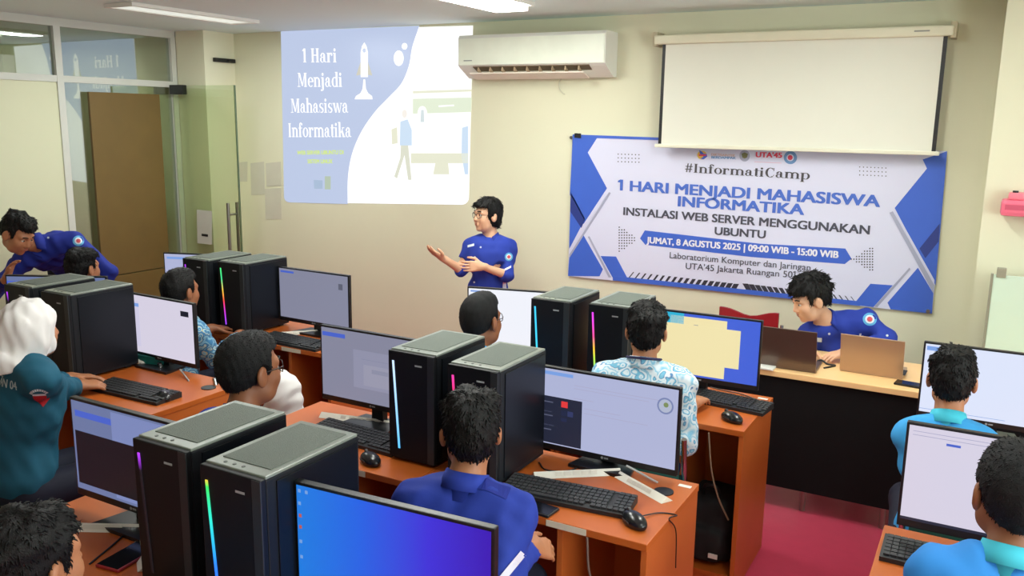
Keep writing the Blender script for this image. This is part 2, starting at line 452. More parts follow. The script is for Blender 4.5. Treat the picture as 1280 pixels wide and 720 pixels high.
# ================================================================== the room
WY, CZ, PX = 5.70, 2.71, -6.40      # front wall, ceiling height, glass partition
M_wall = mat('cream_wall_paint', (226, 225, 197), 0.7, vary=0.03, scale=3, bump=0.04, bscale=90)
M_ceil = mat('ceiling_paint', (226, 246, 242), 0.8, vary=0.02, scale=2)
M_floor = mat('red_vinyl_floor', (174, 52, 78), 0.42, vary=0.10, scale=14, bump=0.03, bscale=40)
M_alu = mat('white_aluminium', (206, 208, 198), 0.45, vary=0.03)
M_panel = mat('cream_panel', (212, 214, 182), 0.6, vary=0.03, scale=2)
M_board = mat('brown_wood_board', (108, 86, 40), 0.55, vary=0.16, scale=5)
M_white = mat('white_plastic', (232, 232, 224), 0.4, vary=0.02)
M_black = mat('black_plastic', (24, 25, 27), 0.45, vary=0.08)
M_dark = mat('dark_gap', (14, 14, 15), 0.7, vary=0.0)
M_steel = mat('brushed_steel', (150, 148, 140), 0.3, metal=0.9, vary=0.05)

def glass_mat(name, tint, clear=0.8, refl=0.12):
    m = bpy.data.materials.new(name); m.use_nodes = True; nt = m.node_tree
    for n in list(nt.nodes): nt.nodes.remove(n)
    out = nt.nodes.new('ShaderNodeOutputMaterial'); tr = nt.nodes.new('ShaderNodeBsdfTransparent'); gl = nt.nodes.new('ShaderNodeBsdfGlossy')
    nz = nt.nodes.new('ShaderNodeTexNoise'); nz.inputs['Scale'].default_value = 0.6
    mr = nt.nodes.new('ShaderNodeMapRange'); mr.inputs[3].default_value = refl*0.9; mr.inputs[4].default_value = refl*1.1
    nt.links.new(nz.outputs['Fac'], mr.inputs[0])
    tr.inputs[0].default_value = rgb(*tint); gl.inputs['Roughness'].default_value = 0.01; gl.inputs[0].default_value = (0.95, 1.0, 0.97, 1)
    mx = nt.nodes.new('ShaderNodeMixShader'); nt.links.new(mr.outputs[0], mx.inputs[0])
    nt.links.new(tr.outputs[0], mx.inputs[1]); nt.links.new(gl.outputs[0], mx.inputs[2]); nt.links.new(mx.outputs[0], out.inputs[0])
    return m
M_glass = glass_mat('partition_glass', (222, 230, 216), refl=0.28)
M_door_glass = glass_mat('green_door_glass', (240, 245, 234), refl=0.06)

struct('floor', MB().box((-9.2, -1.9, -0.1), (3.15, WY+0.15, 0)), M_floor)
struct('ceiling', MB().box((-9.2, -1.9, CZ), (3.15, WY+0.15, CZ+0.1)), M_ceil)
struct('wall_front', MB().box((-9.2, WY, 0), (3.15, WY+0.15, CZ)), M_wall)
struct('wall_back', MB().box((-9.2, -1.9, 0), (3.15, -1.75, CZ)), M_wall)
wr = MB()
for y0, y1, z0, z1 in ((-1.75, WY, 0, 0.95), (-1.75, WY, 2.3, CZ), (-1.75, -0.4, .95, 2.3), (1.5, 2.4, .95, 2.3), (4.3, WY, .95, 2.3)):
    wr.box((3.0, y0, z0), (3.15, y1, z1))
struct('wall_right', wr, M_wall)
for n, (y0, y1) in enumerate(((-0.4, 1.5), (2.4, 4.3)), 1):
    fr = MB()
    for a, b in (((3.02, y0, .95), (3.1, y1, 1.0)), ((3.02, y0, 2.25), (3.1, y1, 2.3)), ((3.02, y0, 1.0), (3.1, y0+.05, 2.25)), ((3.02, y1-.05, 1.0), (3.1, y1, 2.25)), ((3.03, (y0+y1)/2-.02, 1.0), (3.09, (y0+y1)/2+.02, 2.25))):
        fr.box(a, b)
    struct('window_%d' % n, fr, M_alu)  # unseen window frame, added for the daylight fill
struct('wall_corridor', MB().box((-9.2, -1.75, 0), (-9.05, WY, CZ)), M_wall)
# the pillar by the glass door and the pillar at the right end of the wall
struct('pillar_left', MB().box((-6.36, 5.36, 0), (-6.02, WY, CZ)), M_wall)
struct('pillar_right', MB().box((-0.055, 5.32, 0), (1.1, WY, CZ)), M_wall)

# glass partition: frame, cream panel, panes
fr = MB()
def pbar(y0, z0, y1, z1): t = .03 if y1-y0 > .2 else .033; fr.box((PX-t, y0, z0), (PX+t, y1, z1))
pbar(-1.75, CZ-.06, 5.36, CZ); pbar(-1.75, 2.235, 5.36, 2.285); pbar(4.235, 0, 4.29, CZ-.06); pbar(5.31, 0, 5.36, CZ-.06); pbar(2.15, 2.285, 2.2, CZ-.06)
pbar(0.1, 2.285, 0.15, CZ-.06); pbar(4.29, 0, 5.31, .06)
part = struct('wall_partition', fr, M_alu)
struct('panel', MB().box((PX-.02, -1.75, 0), (PX+.02, 4.235, 2.235)), M_panel, part)
g = MB()
for y0, y1, z0, z1 in ((4.29, 5.31, 2.285, CZ-.06), (2.2, 4.235, 2.285, CZ-.06), (.15, 2.15, 2.285, CZ-.06), (4.29, 5.31, .06, 2.235)):
    g.box((PX-.004, y0, z0), (PX+.004, y1, z1))
struct('pane', g, M_glass, part)
# what stands beyond the glass: a cream pillar and a grey door frame in the corridor
struct('pillar_corridor', MB().box((-8.9, 5.05, 0), (-8.4, 5.6, CZ)), M_wall)
struct('trim_corridor', MB().box((-9.05, 3.2, 0), (-8.98, 3.9, 2.1)), mat('corridor_door_grey', (120, 112, 100), .6), None)
lampc = thing('ceiling_light', 'small square ceiling light seen through the glass above the partition door', 'light', (-7.9, 4.6, CZ))
MB().box((-8.05, 4.5, CZ-.05), (-7.75, 4.7, CZ-.001), bev=.008).build('frame', M_white, lampc)
MB().box((-8.03, 4.52, CZ-.055), (-7.77, 4.68, CZ-.05)).build('diffuser', glow('corridor_lamp_glow', (255, 250, 240), 3.0), lampc)
area_light('corridor_lamp_light', (-7.9, 4.6, CZ-.07), (.3, .2), 10, (1, .95, .85))

bd = thing('wood_panel', 'tall brown wooden board standing against the glass partition beside the door opening', 'panel', (PX+.05, 4.8, 0))
MB().box((PX+.035, 4.475, .68), (PX+.06, 5.14, 2.17), bev=.003).build('upper_board', M_board, bd)
MB().box((PX+.035, 4.475, .0), (PX+.062, 5.14, .672), bev=.003).build('lower_board', M_board, bd)

# open glass door: stands in front of the pillar, parallel to the front wall
dz = 2.25
gd = thing('glass_door', 'open greenish frameless glass door with long steel pull handles in front of the corner pillar', 'door', (-6.33, 5.30, 0))
MB().box((-6.36, 5.294, .02), (-5.61, 5.306, dz)).build('pane', M_door_glass, gd)
MB().box((-6.37, 5.27, dz-.075), (-6.22, 5.33, dz+.005), bev=.004).build('patch_hinge', M_black, gd)
MB().box((-6.37, 5.27, .0), (-6.22, 5.33, .09), bev=.004).build('patch_hinge', M_black, gd)
MB().box((-5.616, 5.292, .02), (-5.608, 5.308, dz)).build('edge', mat('glass_edge_green', (88, 104, 74), .2), gd)
for dy in (-.05, .05):
    h = MB(); y = 5.30+dy
    h.cyl((-5.70, y, .72), (-5.70, y, 1.27), .014, n=12)
    h.cyl((-5.70, 5.30, .82), (-5.70, y, .82), .009, n=10); h.cyl((-5.70, 5.30, 1.17), (-5.70, y, 1.17), .009, n=10)
    h.build('pull_handle', M_steel, gd)
sg = thing('paper_sign', 'small white paper notice taped to the open glass door', 'sign', (-6.05, 5.28, 1.0))
p = [on_y(x, y, 5.288) for x, y in ((246, 262), (265, 264), (265, 306), (247, 304))]
MB().prism(p, (0, -.001, 0)).build('paper', mat('notice_paper', (196, 198, 186), .8), sg)
MB().prism([on_y(x, y, 5.286) for x, y in ((252, 292), (260, 293), (260, 296), (252, 295))], (0, -.0006, 0)).build('caption', M_dark, sg)
br = thing('wall_bracket', 'small black bracket fixed high on the side of the corner pillar', 'bracket', (-6.0, 5.62, 2.5))
MB().box((-6.019, 5.45, 2.455), (-5.985, 5.68, 2.49), bev=.006).build('bracket_body', M_black, br)
MB().cyl((-5.985, 5.6, 2.47), (-5.965, 5.6, 2.47), .012, n=12).build('knob', M_black, br)

# ceiling lamps
def ceiling_lamp(lab, x0, x1, y0, y1, s, power):
    t = thing('ceiling_light', lab, 'light', ((x0+x1)/2, (y0+y1)/2, CZ))
    f = MB(); w = .03; dp = .055 if s > 1 else .018
    f.box((x0, y0, CZ-.025), (x1, y0+w, CZ-.001)).box((x0, y1-w, CZ-.025), (x1, y1, CZ-.001)).box((x0, y0+w, CZ-.025), (x0+w, y1-w, CZ-.001)).box((x1-w, y0+w, CZ-.025), (x1, y1-w, CZ-.001))
    f.build('frame', M_white, t)
    MB().box((x0+w, y0+w, CZ-dp), (x1-w, y1-w, CZ-.004), bev=.004).build('diffuser', glow('lamp_diffuser_%.1f' % s, (250, 250, 240), s), t)
    if power: area_light('ceiling_lamp_light', ((x0+x1)/2, (y0+y1)/2, CZ-.062 if s > 1 else CZ-.035), (x1-x0-.06, y1-y0-.06), power, (.95, 1, .955))
ceiling_lamp('long dim ceiling light above the glass partition side of the room', -5.25, -4.97, 3.86, 4.97, .78, 27)
ceiling_lamp('bright ceiling light over the middle of the room, above the air conditioner', -2.87, -2.58, 3.65, 4.87, 15, LAMP_POWER*.66)
ceiling_lamp('bright ceiling light above the white pull-down screen', -.9, -.62, 3.3, 4.5, 14, LAMP_POWER*.6)  # added out-of-view lamp, shifted left to keep the pillar from overexposing
ceiling_lamp('bright ceiling light above the middle rows of desks', -2.45, -2.16, 2.15, 3.25, 14, LAMP_POWER*.42)  # added out-of-view lamp that brightens the second-row tower tops
ceiling_lamp('bright ceiling light above the right rows of desks', .3, .58, .9, 2.1, 8, LAMP_POWER*.45)  # out-of-view lamp put in to light the right side of the room

# ------------------------------------------------------------------ things on the front wall
def onwall(pts, Y): return [on_y(x, y, Y) for x, y in pts]
def wpoly(name, pts, Y, m, parent, t=.0012):
    return MB().prism(onwall(pts, Y), (0, t, 0)).build(name, m, parent)
def wtext(name, text, a, b, cap, Y, m, parent, bold=0.02, serif=False, capref=None):
    """letters on the wall from pixel a to pixel b (ends of the baseline), letter height cap in pixels"""
    A, B = on_y(*a, Y), on_y(*b, Y); u = (B-A); w = u.length; u.normalize()
    hC = on_y(a[0], a[1]-cap, Y); hh = hC.z-A.z
    mb = MB(); sh = serif_shape(text) if serif else sans_shape(text, bold)
    lay_shape(mb, sh, A, u, Vector((0, 0, 1)), w, hh, capref if capref else (.68 if serif else .73))
    o = mb.build(name, m, parent, recalc=False)
    for p in o.data.polygons:
        if p.normal.y > 0: p.flip()
    return o
def ell_px(cx, cy, rx, ry, n=24, a0=0, a1=360):
    return [(cx+rx*math.cos(math.radians(a0+(a1-a0)*i/n)), cy+ry*math.sin(math.radians(a0+(a1-a0)*i/n))) for i in range(n)]

# projected slide: light thrown on the wall
Y0 = WY-.004
slide = thing('projected_slide', 'projected slide with a rocket and the title 1 Hari Menjadi Mahasiswa Informatika on the wall', 'projection', tuple(on_y(470, 255, WY)))
def rc(cx, cy, r, a0, a1): return [(cx+r*math.cos(math.radians(a0+(a1-a0)*i/6)), cy+r*math.sin(math.radians(a0+(a1-a0)*i/6))) for i in range(7)]
outline = [(351, 39), (591, 32)] + rc(577, 247, 9, 0, 90) + rc(362, 246, 7, 90, 180)
wpoly('white_area', outline, Y0, glow('slide_white', (255, 255, 255), 1.12), slide)
curve = [tuple(v)[:2] for v in bezier([(340+x/2.88, 20+y/2.88, 0) for x, y in ((530, 35), (505, 110), (492, 180), (465, 243), (420, 292), (370, 345), (322, 415), (288, 495), (273, 580), (272, 677))], 6)]
wpoly('blue_area', [(351, 39)] + curve + rc(362, 246, 7, 90, 180), Y0-.0015, glow('slide_blue', (188, 201, 230)), slide)
M_sw = glow('slide_text_white', (255, 255, 255), 1.1)
def cpx(x, y): return (340+x/2.88, 20+y/2.88)
for t, x0, x1, yb, hh in (('1 Hari', 110, 232, 167, 50), ('Menjadi', 92, 252, 255, 50), ('Mahasiswa', 68, 275, 348, 50), ('Informatika', 60, 286, 436, 50)):
    wtext('title_line', t, cpx(x0, yb), cpx(x1, yb), hh/2.88, Y0-.003, M_sw, slide, serif=True)
M_sy = glow('slide_text_lime', (214, 236, 120))
wtext('caption_line', 'WEB SERVER UBUNTU DI', cpx(90, 499), cpx(258, 497), 5, Y0-.003, M_sy, slide, bold=.04)
wtext('caption_line', 'SISTEM LINUX', cpx(128, 530), cpx(218, 530), 5, Y0-.003, M_sy, slide, bold=.04)
rk = [(332, 95), (340, 108), (345, 130), (345, 180), (345, 220), (319, 220), (319, 180), (319, 130), (324, 108)]
wpoly('rocket_body', [cpx(*q) for q in rk], Y0-.003, M_sw, slide)
wpoly('rocket_fin', [cpx(*q) for q in ((319, 165), (319, 212), (303, 214), (309, 195))], Y0-.003, glow('slide_tan', (206, 204, 190)), slide)
wpoly('rocket_fin', [cpx(*q) for q in ((345, 165), (361, 214), (345, 212))], Y0-.003, glow('slide_tan', (206, 204, 190)), slide)
wpoly('rocket_window', [cpx(*q) for q in ell_px(332, 124, 6, 8)], Y0-.005, glow('slide_window', (200, 212, 236)), slide)
wpoly('rocket_flame', [cpx(*q) for q in ((329, 228), (335, 228), (338, 262), (346, 278), (360, 288), (362, 300), (297, 300), (302, 288), (318, 278), (326, 262))], Y0-.003, M_sw, slide)
wpoly('bubble', [cpx(*q) for q in ell_px(456, 152, 18, 28)], Y0-.003, M_sw, slide)
wpoly('bubble', [cpx(*q) for q in ell_px(477, 109, 10, 12)], Y0-.003, M_sw, slide)
M_sg = glow('slide_grey', (232, 233, 210)); M_sg2 = glow('slide_green', (228, 238, 214)); M_sb = glow('slide_figure', (206, 226, 246))
wpoly('computer_top_edge', [cpx(*q) for q in ((507, 270), (718, 264), (718, 272), (507, 279))], Y0-.003, M_sg, slide)
wpoly('computer_screen_band', [cpx(*q) for q in ((507, 298), (718, 293), (717, 346), (507, 352))], Y0-.003, M_sg2, slide)
wpoly('computer_base', [cpx(*q) for q in ((500, 494), (706, 494), (706, 530), (500, 530))], Y0-.003, M_sg, slide)
wpoly('computer_foot', [cpx(*q) for q in ((588, 530), (634, 530), (638, 570), (580, 570))], Y0-.003, M_sg, slide)
wpoly('search_bar', [cpx(*q) for q in ((600, 322), (655, 319), (655, 324), (600, 328))], Y0-.005, M_sw, slide)
wpoly('badge', [cpx(*q) for q in ell_px(541, 350, 17, 26)], Y0-.005, M_sw, slide)
wpoly('badge_figure', [cpx(*q) for q in ((537, 338), (546, 338), (548, 382), (534, 382))], Y0-.0065, glow('slide_badge', (214, 226, 228)), slide)
wpoly('walking_figure_head', [cpx(*q) for q in ell_px(477, 352, 9, 15)], Y0-.003, glow('slide_skin', (246, 240, 232)), slide)
wpoly('walking_figure_top', [cpx(*q) for q in ((462, 380), (488, 372), (503, 410), (503, 466), (460, 466))], Y0-.003, M_sb, slide)
wpoly('walking_figure_legs', [cpx(*q) for q in ((464, 466), (490, 466), (502, 590), (490, 590), (477, 500), (450, 585), (440, 578), (462, 510))], Y0-.003, glow('slide_legs', (222, 224, 206)), slide)
wpoly('parcel', [cpx(*q) for q in ((430, 408), (450, 400), (452, 458), (432, 462))], Y0-.003, M_sg, slide)
wpoly('standing_figure', [cpx(*q) for q in ((684, 402), (706, 396), (706, 570), (694, 570), (682, 500))], Y0-.003, M_sb, slide)
wpoly('small_icon', [cpx(*q) for q in ((150, 590), (182, 592), (182, 622), (152, 622))], Y0-.003, glow('slide_icon', (168, 188, 214)), slide)
wpoly('small_icon', [cpx(*q) for q in ((190, 577), (211, 577), (211, 624), (190, 624))], Y0-.003, glow('slide_icon_olive', (180, 196, 176)), slide)

# papers on the wall left of the slide
M_paper = mat('grey_paper', (208, 206, 188), .8, vary=.05)
for k, (q, lab) in enumerate(((((299, 203), (309, 202), (309, 227), (300, 227)), 'narrow paper notice on the wall, leftmost of the four beside the slide'),
    (((313, 204), (330, 202), (331, 243), (314, 244)), 'long paper notice on the wall, second of the four left of the slide'),
    (((332, 204), (351, 202), (352, 232), (333, 233)), 'upper paper notice on the wall touching the left edge of the slide'),
    (((331, 236), (351, 235), (352, 274), (332, 274)), 'lowest paper notice on the wall just left of the slide'))):
    s = MB().prism(onwall(q, WY-.003), (0, .002, 0)).build('paper_notice', M_paper)
    tag(s, lab, 'paper', 'paper notices beside the slide')

# air conditioner
ac = thing('air_conditioner', 'white split air conditioner mounted high on the wall beside the slide', 'air conditioner', (-3.0, WY, 2.3))
ax0, ax1 = -3.53, -2.37; YF = 5.49
zt, zb = on_y(660, 41, YF).z, on_y(660, 96, YF).z
zm = zb+.085
prof = [(WY-.002, zt), (YF+.015, zt), (YF, zt-.02), (YF, zm), (YF+.02, zm-.015), (WY-.06, zb), (WY-.002, zb)]
MB().prism([(ax0, y, z) for y, z in prof], (ax1-ax0, 0, 0)).build('housing', M_white, ac)
MB().box((ax0+.006, YF-.006, zm+.002), (ax1-.006, YF-.0005, zt-.024), bev=.002).build('front_panel', mat('ac_front', (238, 244, 228), .35), ac)
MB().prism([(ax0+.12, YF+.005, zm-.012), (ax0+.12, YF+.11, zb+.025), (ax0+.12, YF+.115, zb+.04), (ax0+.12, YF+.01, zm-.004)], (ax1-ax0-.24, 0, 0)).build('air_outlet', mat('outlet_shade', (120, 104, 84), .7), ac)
lv = MB().prism([(ax0+.1, YF-.005, zm-.06), (ax0+.1, YF+.085, zb-.012), (ax0+.1, YF+.085, zb-.004), (ax0+.1, YF-.005, zm-.052)], (ax1-ax0-.25, 0, 0))
lv.build('louvre', mat('louvre_white', (235, 226, 212), .4), ac)
for k in range(9):
    x = ax0+.16+k*.1
    MB().prism([(x, YF+.0, zm-.04), (x, YF+.07, zb+.0), (x, YF+.08, zb+.02), (x, YF+.01, zm-.012)], (.006, 0, 0)).build('vane', mat('vane_beige', (196, 170, 140), .5), ac)
MB().box((ax0+.05, YF-.0075, zm+.03), (ax0+.12, YF-.006, zm+.037)).build('badge', mat('ac_badge', (150, 155, 150), .4), ac)
MB().tube(bezier([on_y(703, 97, WY-.012), on_y(699, 103, WY-.01), on_y(700, 112, WY-.012), on_y(706, 118, WY-.006)], 6), .005).build('cable', mat('ac_cable', (205, 205, 180), .5), ac)

# pull-down screen
SY = 5.58
scr = thing('projector_screen', 'white pull-down projection screen with black side borders hung above the banner', 'screen', (-1.2, SY, 2.0))
a, b = on_y(820, 46, SY), on_y(1192, 43, SY)
zc = (a.z+b.z)/2
MB().box((a.x, SY-.035, zc-.03), (b.x, SY+.035, zc+.028), bev=.01).build('case', mat('screen_case', (226, 222, 196), .45), scr)
sx0, sx1 = on_y(827, 90, SY).x, on_y(1177, 120, SY).x
zb2 = on_y(1000, 187, SY).z
MB().box((sx0, SY-.002, zb2+.01), (sx1, SY+.002, zc-.02)).build('border', M_black, scr)
MB().box((sx0+.022, SY-.004, zb2+.01), (sx1-.022, SY-.0021, zc-.02)).build('fabric', mat('screen_fabric', (228, 228, 214), .85, vary=.015), scr)
MB().box((sx0-.02, SY-.016, zb2-.012), (sx1+.02, SY+.016, zb2+.012), bev=.006).build('bottom_bar', mat('screen_bar', (228, 226, 205), .4), scr)
for x in (a.x, b.x-.0):
    MB().box((x-.015, SY-.02, zc-.04), (x+.015, WY-.001, zc+.05), bev=.004).build('wall_bracket', mat('bracket_beige', (190, 180, 150), .5), scr)
MB().box((b.x-.2, SY-.037, zc-.004), (b.x-.12, SY-.0352, zc+.004)).build('maker_plate', mat('plate_grey', (150, 150, 140), .5), scr)

# banner
BY = WY-.02
ban = thing('event_banner', 'wide blue and white vinyl banner about InformatiCamp hung on the wall under the screen', 'banner', tuple(on_y(940, 370, BY)))
def b6(x, y): return (700+x/3.0, 160+y/3.0)
def b7(x, y): return (940+x/3.0, 160+y/3.0)
TL, TR, BR_, BL_ = (716, 168), (1184, 189), (1165, 392), (710, 345)
M_bw = mat('banner_lavender', (218, 220, 242), .5, vary=.03, scale=3); M_bb = mat('banner_blue', (66, 104, 206), .45, vary=.06, scale=4)
M_bd = mat('banner_dark_blue', (46, 62, 136), .45, vary=.05); M_bk = mat('banner_black', (54, 54, 66), .5, vary=.05); M_bg = mat('banner_grey', (168, 172, 196), .5, vary=.03)
bsheet = MB().prism(onwall((TL, TR, BR_, BL_), BY), (0, .002, 0)).build('vinyl_sheet', M_bw, ban)
L1, L2, L3 = BY-.0015, BY-.003, BY-.0045
def bp(name, pts, m, Y=L1): return wpoly(name, pts, Y, m, ban)
bp('blue_shape', [TL, b6(142, 32), b6(104, 92), b6(176, 226), b6(88, 360), b6(37, 250)], M_bb)
bp('blue_shape', [b6(40, 240), b6(94, 340), b6(34, 455)], M_bb)
bp('dark_band', [b6(40, 250), b6(92, 345), b6(80, 375), b6(38, 312)], M_bd, L2)
bp('thin_stripe', [b6(184, 240), b6(190, 244), b6(36, 486), b6(35, 474)], M_bg, L2)
bp('thin_stripe', [b6(170, 246), b6(175, 250), b6(36, 462), b6(35, 452)], M_bw, L2)
bp('blue_shape', [b6(88, 402), b6(161, 530), b6(148, 556), BL_, b6(35, 482)], M_bb)
bp('thin_stripe', [b6(104, 408), b6(110, 406), b6(192, 560), b6(182, 560)], M_bg)
bp('blue_shape', [b6(152, 480), b6(210, 482), b6(252, 562), b6(262, 575), b6(200, 566)], M_bb)
def bbot(x): return 345+(x-710)*.1033
bp('bottom_edge', [(766, bbot(766)-6), (1075, bbot(1075)-6), (1075, bbot(1075)-.3), (766, bbot(766)-.3)], M_bb, L2)
bp('top_edge', [TL, b6(380, 36), b6(380, 46), b6(140, 38), b6(45, 40)], M_bb, L2)
for k in range(18):
    x = 262+k*22.2; y = 540+k*2.6; w = 4+k*.95; h = 22+k*.55
    bp('hatch', [b6(x+12, y), b6(x+12+w, y+.6), b6(x+w-6, y+h+1), b6(x-6, y+h)], M_bk)
for k in range(19):
    x = 690+k*22.5; y = 583+k*2.7; w = 21-k*.95; h = 31-k*.4
    bp('hatch', [b6(x-6, y), b6(x-6+w, y+1), b6(x+12+w, y+h+2), b6(x+12, y+h)], M_bk)
def dots(name, f, x0, y0, dx, dy, nx, ny, r, tilt=0, keep=None):
    mb = MB()
    for i in range(nx):
        for j in range(ny):
            if keep and not keep(i, j): continue
            x, y = x0+i*dx, y0+j*dy+i*tilt
            mb.prism(onwall([f(*q) for q in ell_px(x, y, r, r, 8)], L1), (0, .001, 0))
    mb.build(name, M_bk, ban)
dots('dot_grid', b6, 218, 98, 13, 14, 7, 3, 2.2, .4); dots('dot_grid', b7, 404, 146, 14, 15, 8, 3, 2.2, .6)
dots('dot_triangle', b6, 222, 372, 9.5, 10, 8, 10, 2.6, 0, lambda i, j: abs(j-4.5)*1.55 <= 7.5-i)
dots('dot_triangle', b7, 372, 452, 10, 10, 9, 11, 2.8, 0, lambda i, j: abs(j-4)*1.7 <= i+.3)
# right side shapes
bp('blue_shape', [b7(640, 118), TR, b7(688, 590), b7(535, 300), b7(656, 152)], M_bb)
bp('dark_band', [b7(704, 358), b7(700, 425), b7(650, 488), b7(628, 452)], M_bd, L2)
bp('thin_stripe', [b7(516, 318), b7(528, 312), b7(684, 590), b7(680, 620)], M_bg, L2)
bp('thin_stripe', [b7(536, 318), b7(542, 318), b7(684, 570), b7(684, 582)], M_bw, L3)
bp('blue_shape', [b7(622, 524), b7(680, 620), BR_, b7(520, 680), b7(508, 655)], M_bb)
bp('thin_stripe', [b7(590, 524), b7(594, 530), b7(470, 672), b7(458, 670)], M_bg, L2)
bp('blue_shape', [b7(444, 584), b7(528, 590), b7(455, 672), b7(380, 662)], M_bb)
# logos under the screen's bar
M_yel = mat('banner_yellow', (230, 190, 80), .5, vary=.03); M_red = mat('banner_red', (220, 70, 96), .5, vary=.03); M_lb = mat('banner_light_blue', (112, 152, 200), .5, vary=.03)
bp('round_logo', [(855+x/8, 180+y/8) for x, y in ell_px(180, 112, 48, 44)], M_yel)
bp('logo_bird', [(855+x/8, 180+y/8) for x, y in ((152, 60), (182, 78), (196, 96), (228, 100), (232, 126), (196, 154), (160, 146), (196, 128), (160, 100))], M_bb, L2)
bp('logo_band', [(855+x/8, 180+y/8) for x, y in ((148, 104), (222, 104), (222, 120), (148, 120))], M_red, L3)
wtext('logo_words', 'DIKTISAINTEK', (889, 194.5), (919, 196), 3, L1, mat('banner_tan', (214, 178, 168), .5), ban, bold=.03)
wtext('logo_words', 'BERDAMPAK', (889, 198), (920, 199), 3, L1, M_lb, ban, bold=.05)
bp('round_logo', [(855+x/8, 180+y/8) for x, y in ell_px(606, 118, 52, 58)], M_bg)
bp('logo_center', [(855+x/8, 180+y/8) for x, y in ((575, 98), (606, 84), (640, 98), (630, 135), (606, 146), (584, 135))], mat('banner_olive', (120, 122, 84), .5), L2)
wtext('logo_words', "UTA'45", (944.5, 196.3), (977.5, 197.2), 6.5, L1, M_red, ban, bold=.045)
bp('logo_underline', [(943, 202), (977, 203.6), (977, 204.2), (943, 202.6)], mat('banner_pink', (232, 180, 196), .5))
bp('round_logo', [(855+x/8, 180+y/8) for x, y in ell_px(1064, 136, 66, 66)], M_lb)
bp('logo_ring', [(855+x/8, 180+y/8) for x, y in ell_px(1062, 136, 36, 36)], M_bw, L2)
bp('logo_center', [(855+x/8, 180+y/8) for x, y in ell_px(1062, 136, 25, 25)], M_red, L3)
M_tt = mat('banner_serif_ink', (78, 76, 82), .5)
wtext('hashtag_line', '#InformatiCamp', (856, 215), (1012, 224.5), 11, L2, M_tt, ban, serif=True)
M_tb = mat('banner_text_blue', (76, 112, 204), .5); M_tk = mat('banner_text_grey', (76, 78, 92), .5)
wtext('title_line', '1 HARI MENJADI MAHASISWA', (772, 237.5), (1100, 258.5), 13, L2, M_tb, ban, bold=.035)
wtext('title_line', 'INFORMATIKA', (847, 257.5), (1005, 268.5), 13, L2, M_tb, ban, bold=.035)
wtext('subject_line', 'INSTALASI WEB SERVER MENGGUNAKAN', (779, 268.5), (1087, 293), 10, L2, M_tk, ban, bold=.03)
wtext('subject_line', 'UBUNTU', (893, 293), (957, 298), 10, L2, M_tk, ban, bold=.03)
bp('date_bar', [b6(300, 414), b6(318, 384), b6(750, 434), b7(350, 452), b7(373, 490), b7(348, 510), b7(0, 484), b6(320, 438)], M_bb, L1)
wtext('date_line', 'JUMAT, 8 AGUSTUS 2025 | 09:00 WIB - 15:00 WIB', (808, 303.5), (1048, 322.5), 8, L3, mat('banner_text_white', (235, 235, 245), .5), ban, bold=.04)
wtext('place_line', 'Laboratorium Komputer dan Jaringan', (837, 322.5), (1013, 338.5), 8, L2, M_tk, ban, bold=.005)
wtext('place_line', "UTA'45 Jakarta Ruangan 501", (857, 336), (994, 347.5), 8, L2, M_tk, ban, bold=.005)
for q in (b6(62, 30), b6(74, 31)):
    c = on_y(*q, BY); MB().box((c.x-.012, BY-.012, c.z-.012), (c.x+.012, BY-.002, c.z+.02), bev=.003).build('clip', M_black, ban)
for q in ((714, 172), (1160, 389)):
    c = on_y(*q, BY-.002); MB().cyl((c.x, BY-.006, c.z), (c.x, BY-.001, c.z), .012, n=12).build('eyelet', M_steel, ban)

# whiteboard on a stand and a pink box by the right pillar
WBY = 5.1
w0, w1 = on_y(1242, 343, WBY), on_y(1232, 437, WBY)
wb = thing('glass_board', 'pale green glass writing board standing in front of the right pillar', 'whiteboard', (w0.x+.6, WBY, 0))
MB().box((w0.x, WBY-.006, .72), (w0.x+1.25, WBY+.006, w0.z), bev=.002).build('board', mat('pale_green_glass', (206, 226, 208), .2, vary=.02), wb)
MB().box((w0.x-.012, WBY-.01, .70), (w0.x, WBY+.012, w0.z+.004)).box((w0.x-.012, WBY-.01, .70), (w0.x+1.26, WBY+.012, .72)).build('edge_trim', mat('grey_trim', (140, 138, 122), .4), wb)
for x in (w0.x+.035, w0.x+1.2):
    MB().cyl((x, WBY+.03, .03), (x, WBY+.03, w0.z+.03), .013, n=12).box((x-.02, WBY-.3, 0), (x+.02, WBY+.2, .03)).build('leg', M_steel, wb)
    MB().box((x-.022, WBY-.014, w0.z-.012), (x+.022, WBY+.04, w0.z+.035), bev=.004).build('clamp', mat('clamp_grey', (150, 146, 128), .4), wb)
pk = thing('pink_box', 'pink plastic holder fixed to the right pillar above the glass board', 'holder', tuple(on_y(1268, 257, 5.3)))
c0, c1 = on_y(1252, 248, 5.25), on_y(1252, 269, 5.25)
MB().box((c0.x, 5.19, c1.z), (c0.x+.27, 5.318, c0.z), bev=.022).build('body', mat('pink_plastic', (236, 112, 138), .4), pk)
MB().box((c0.x+.02, 5.188, c1.z+.035), (c0.x+.25, 5.1905, c1.z+.062)).build('slot', mat('pink_slot', (205, 84, 112), .5), pk)
MB().box((c0.x+.03, 5.2, c0.z-.002), (c0.x+.24, 5.3, c0.z+.035), bev=.012).build('lid', mat('pink_lid', (250, 130, 148), .4), pk)
MB().cyl((c0.x+.06, 5.23, c0.z+.03), (c0.x+.06, 5.23, c0.z+.045), .014, n=12).build('button', M_black, pk)
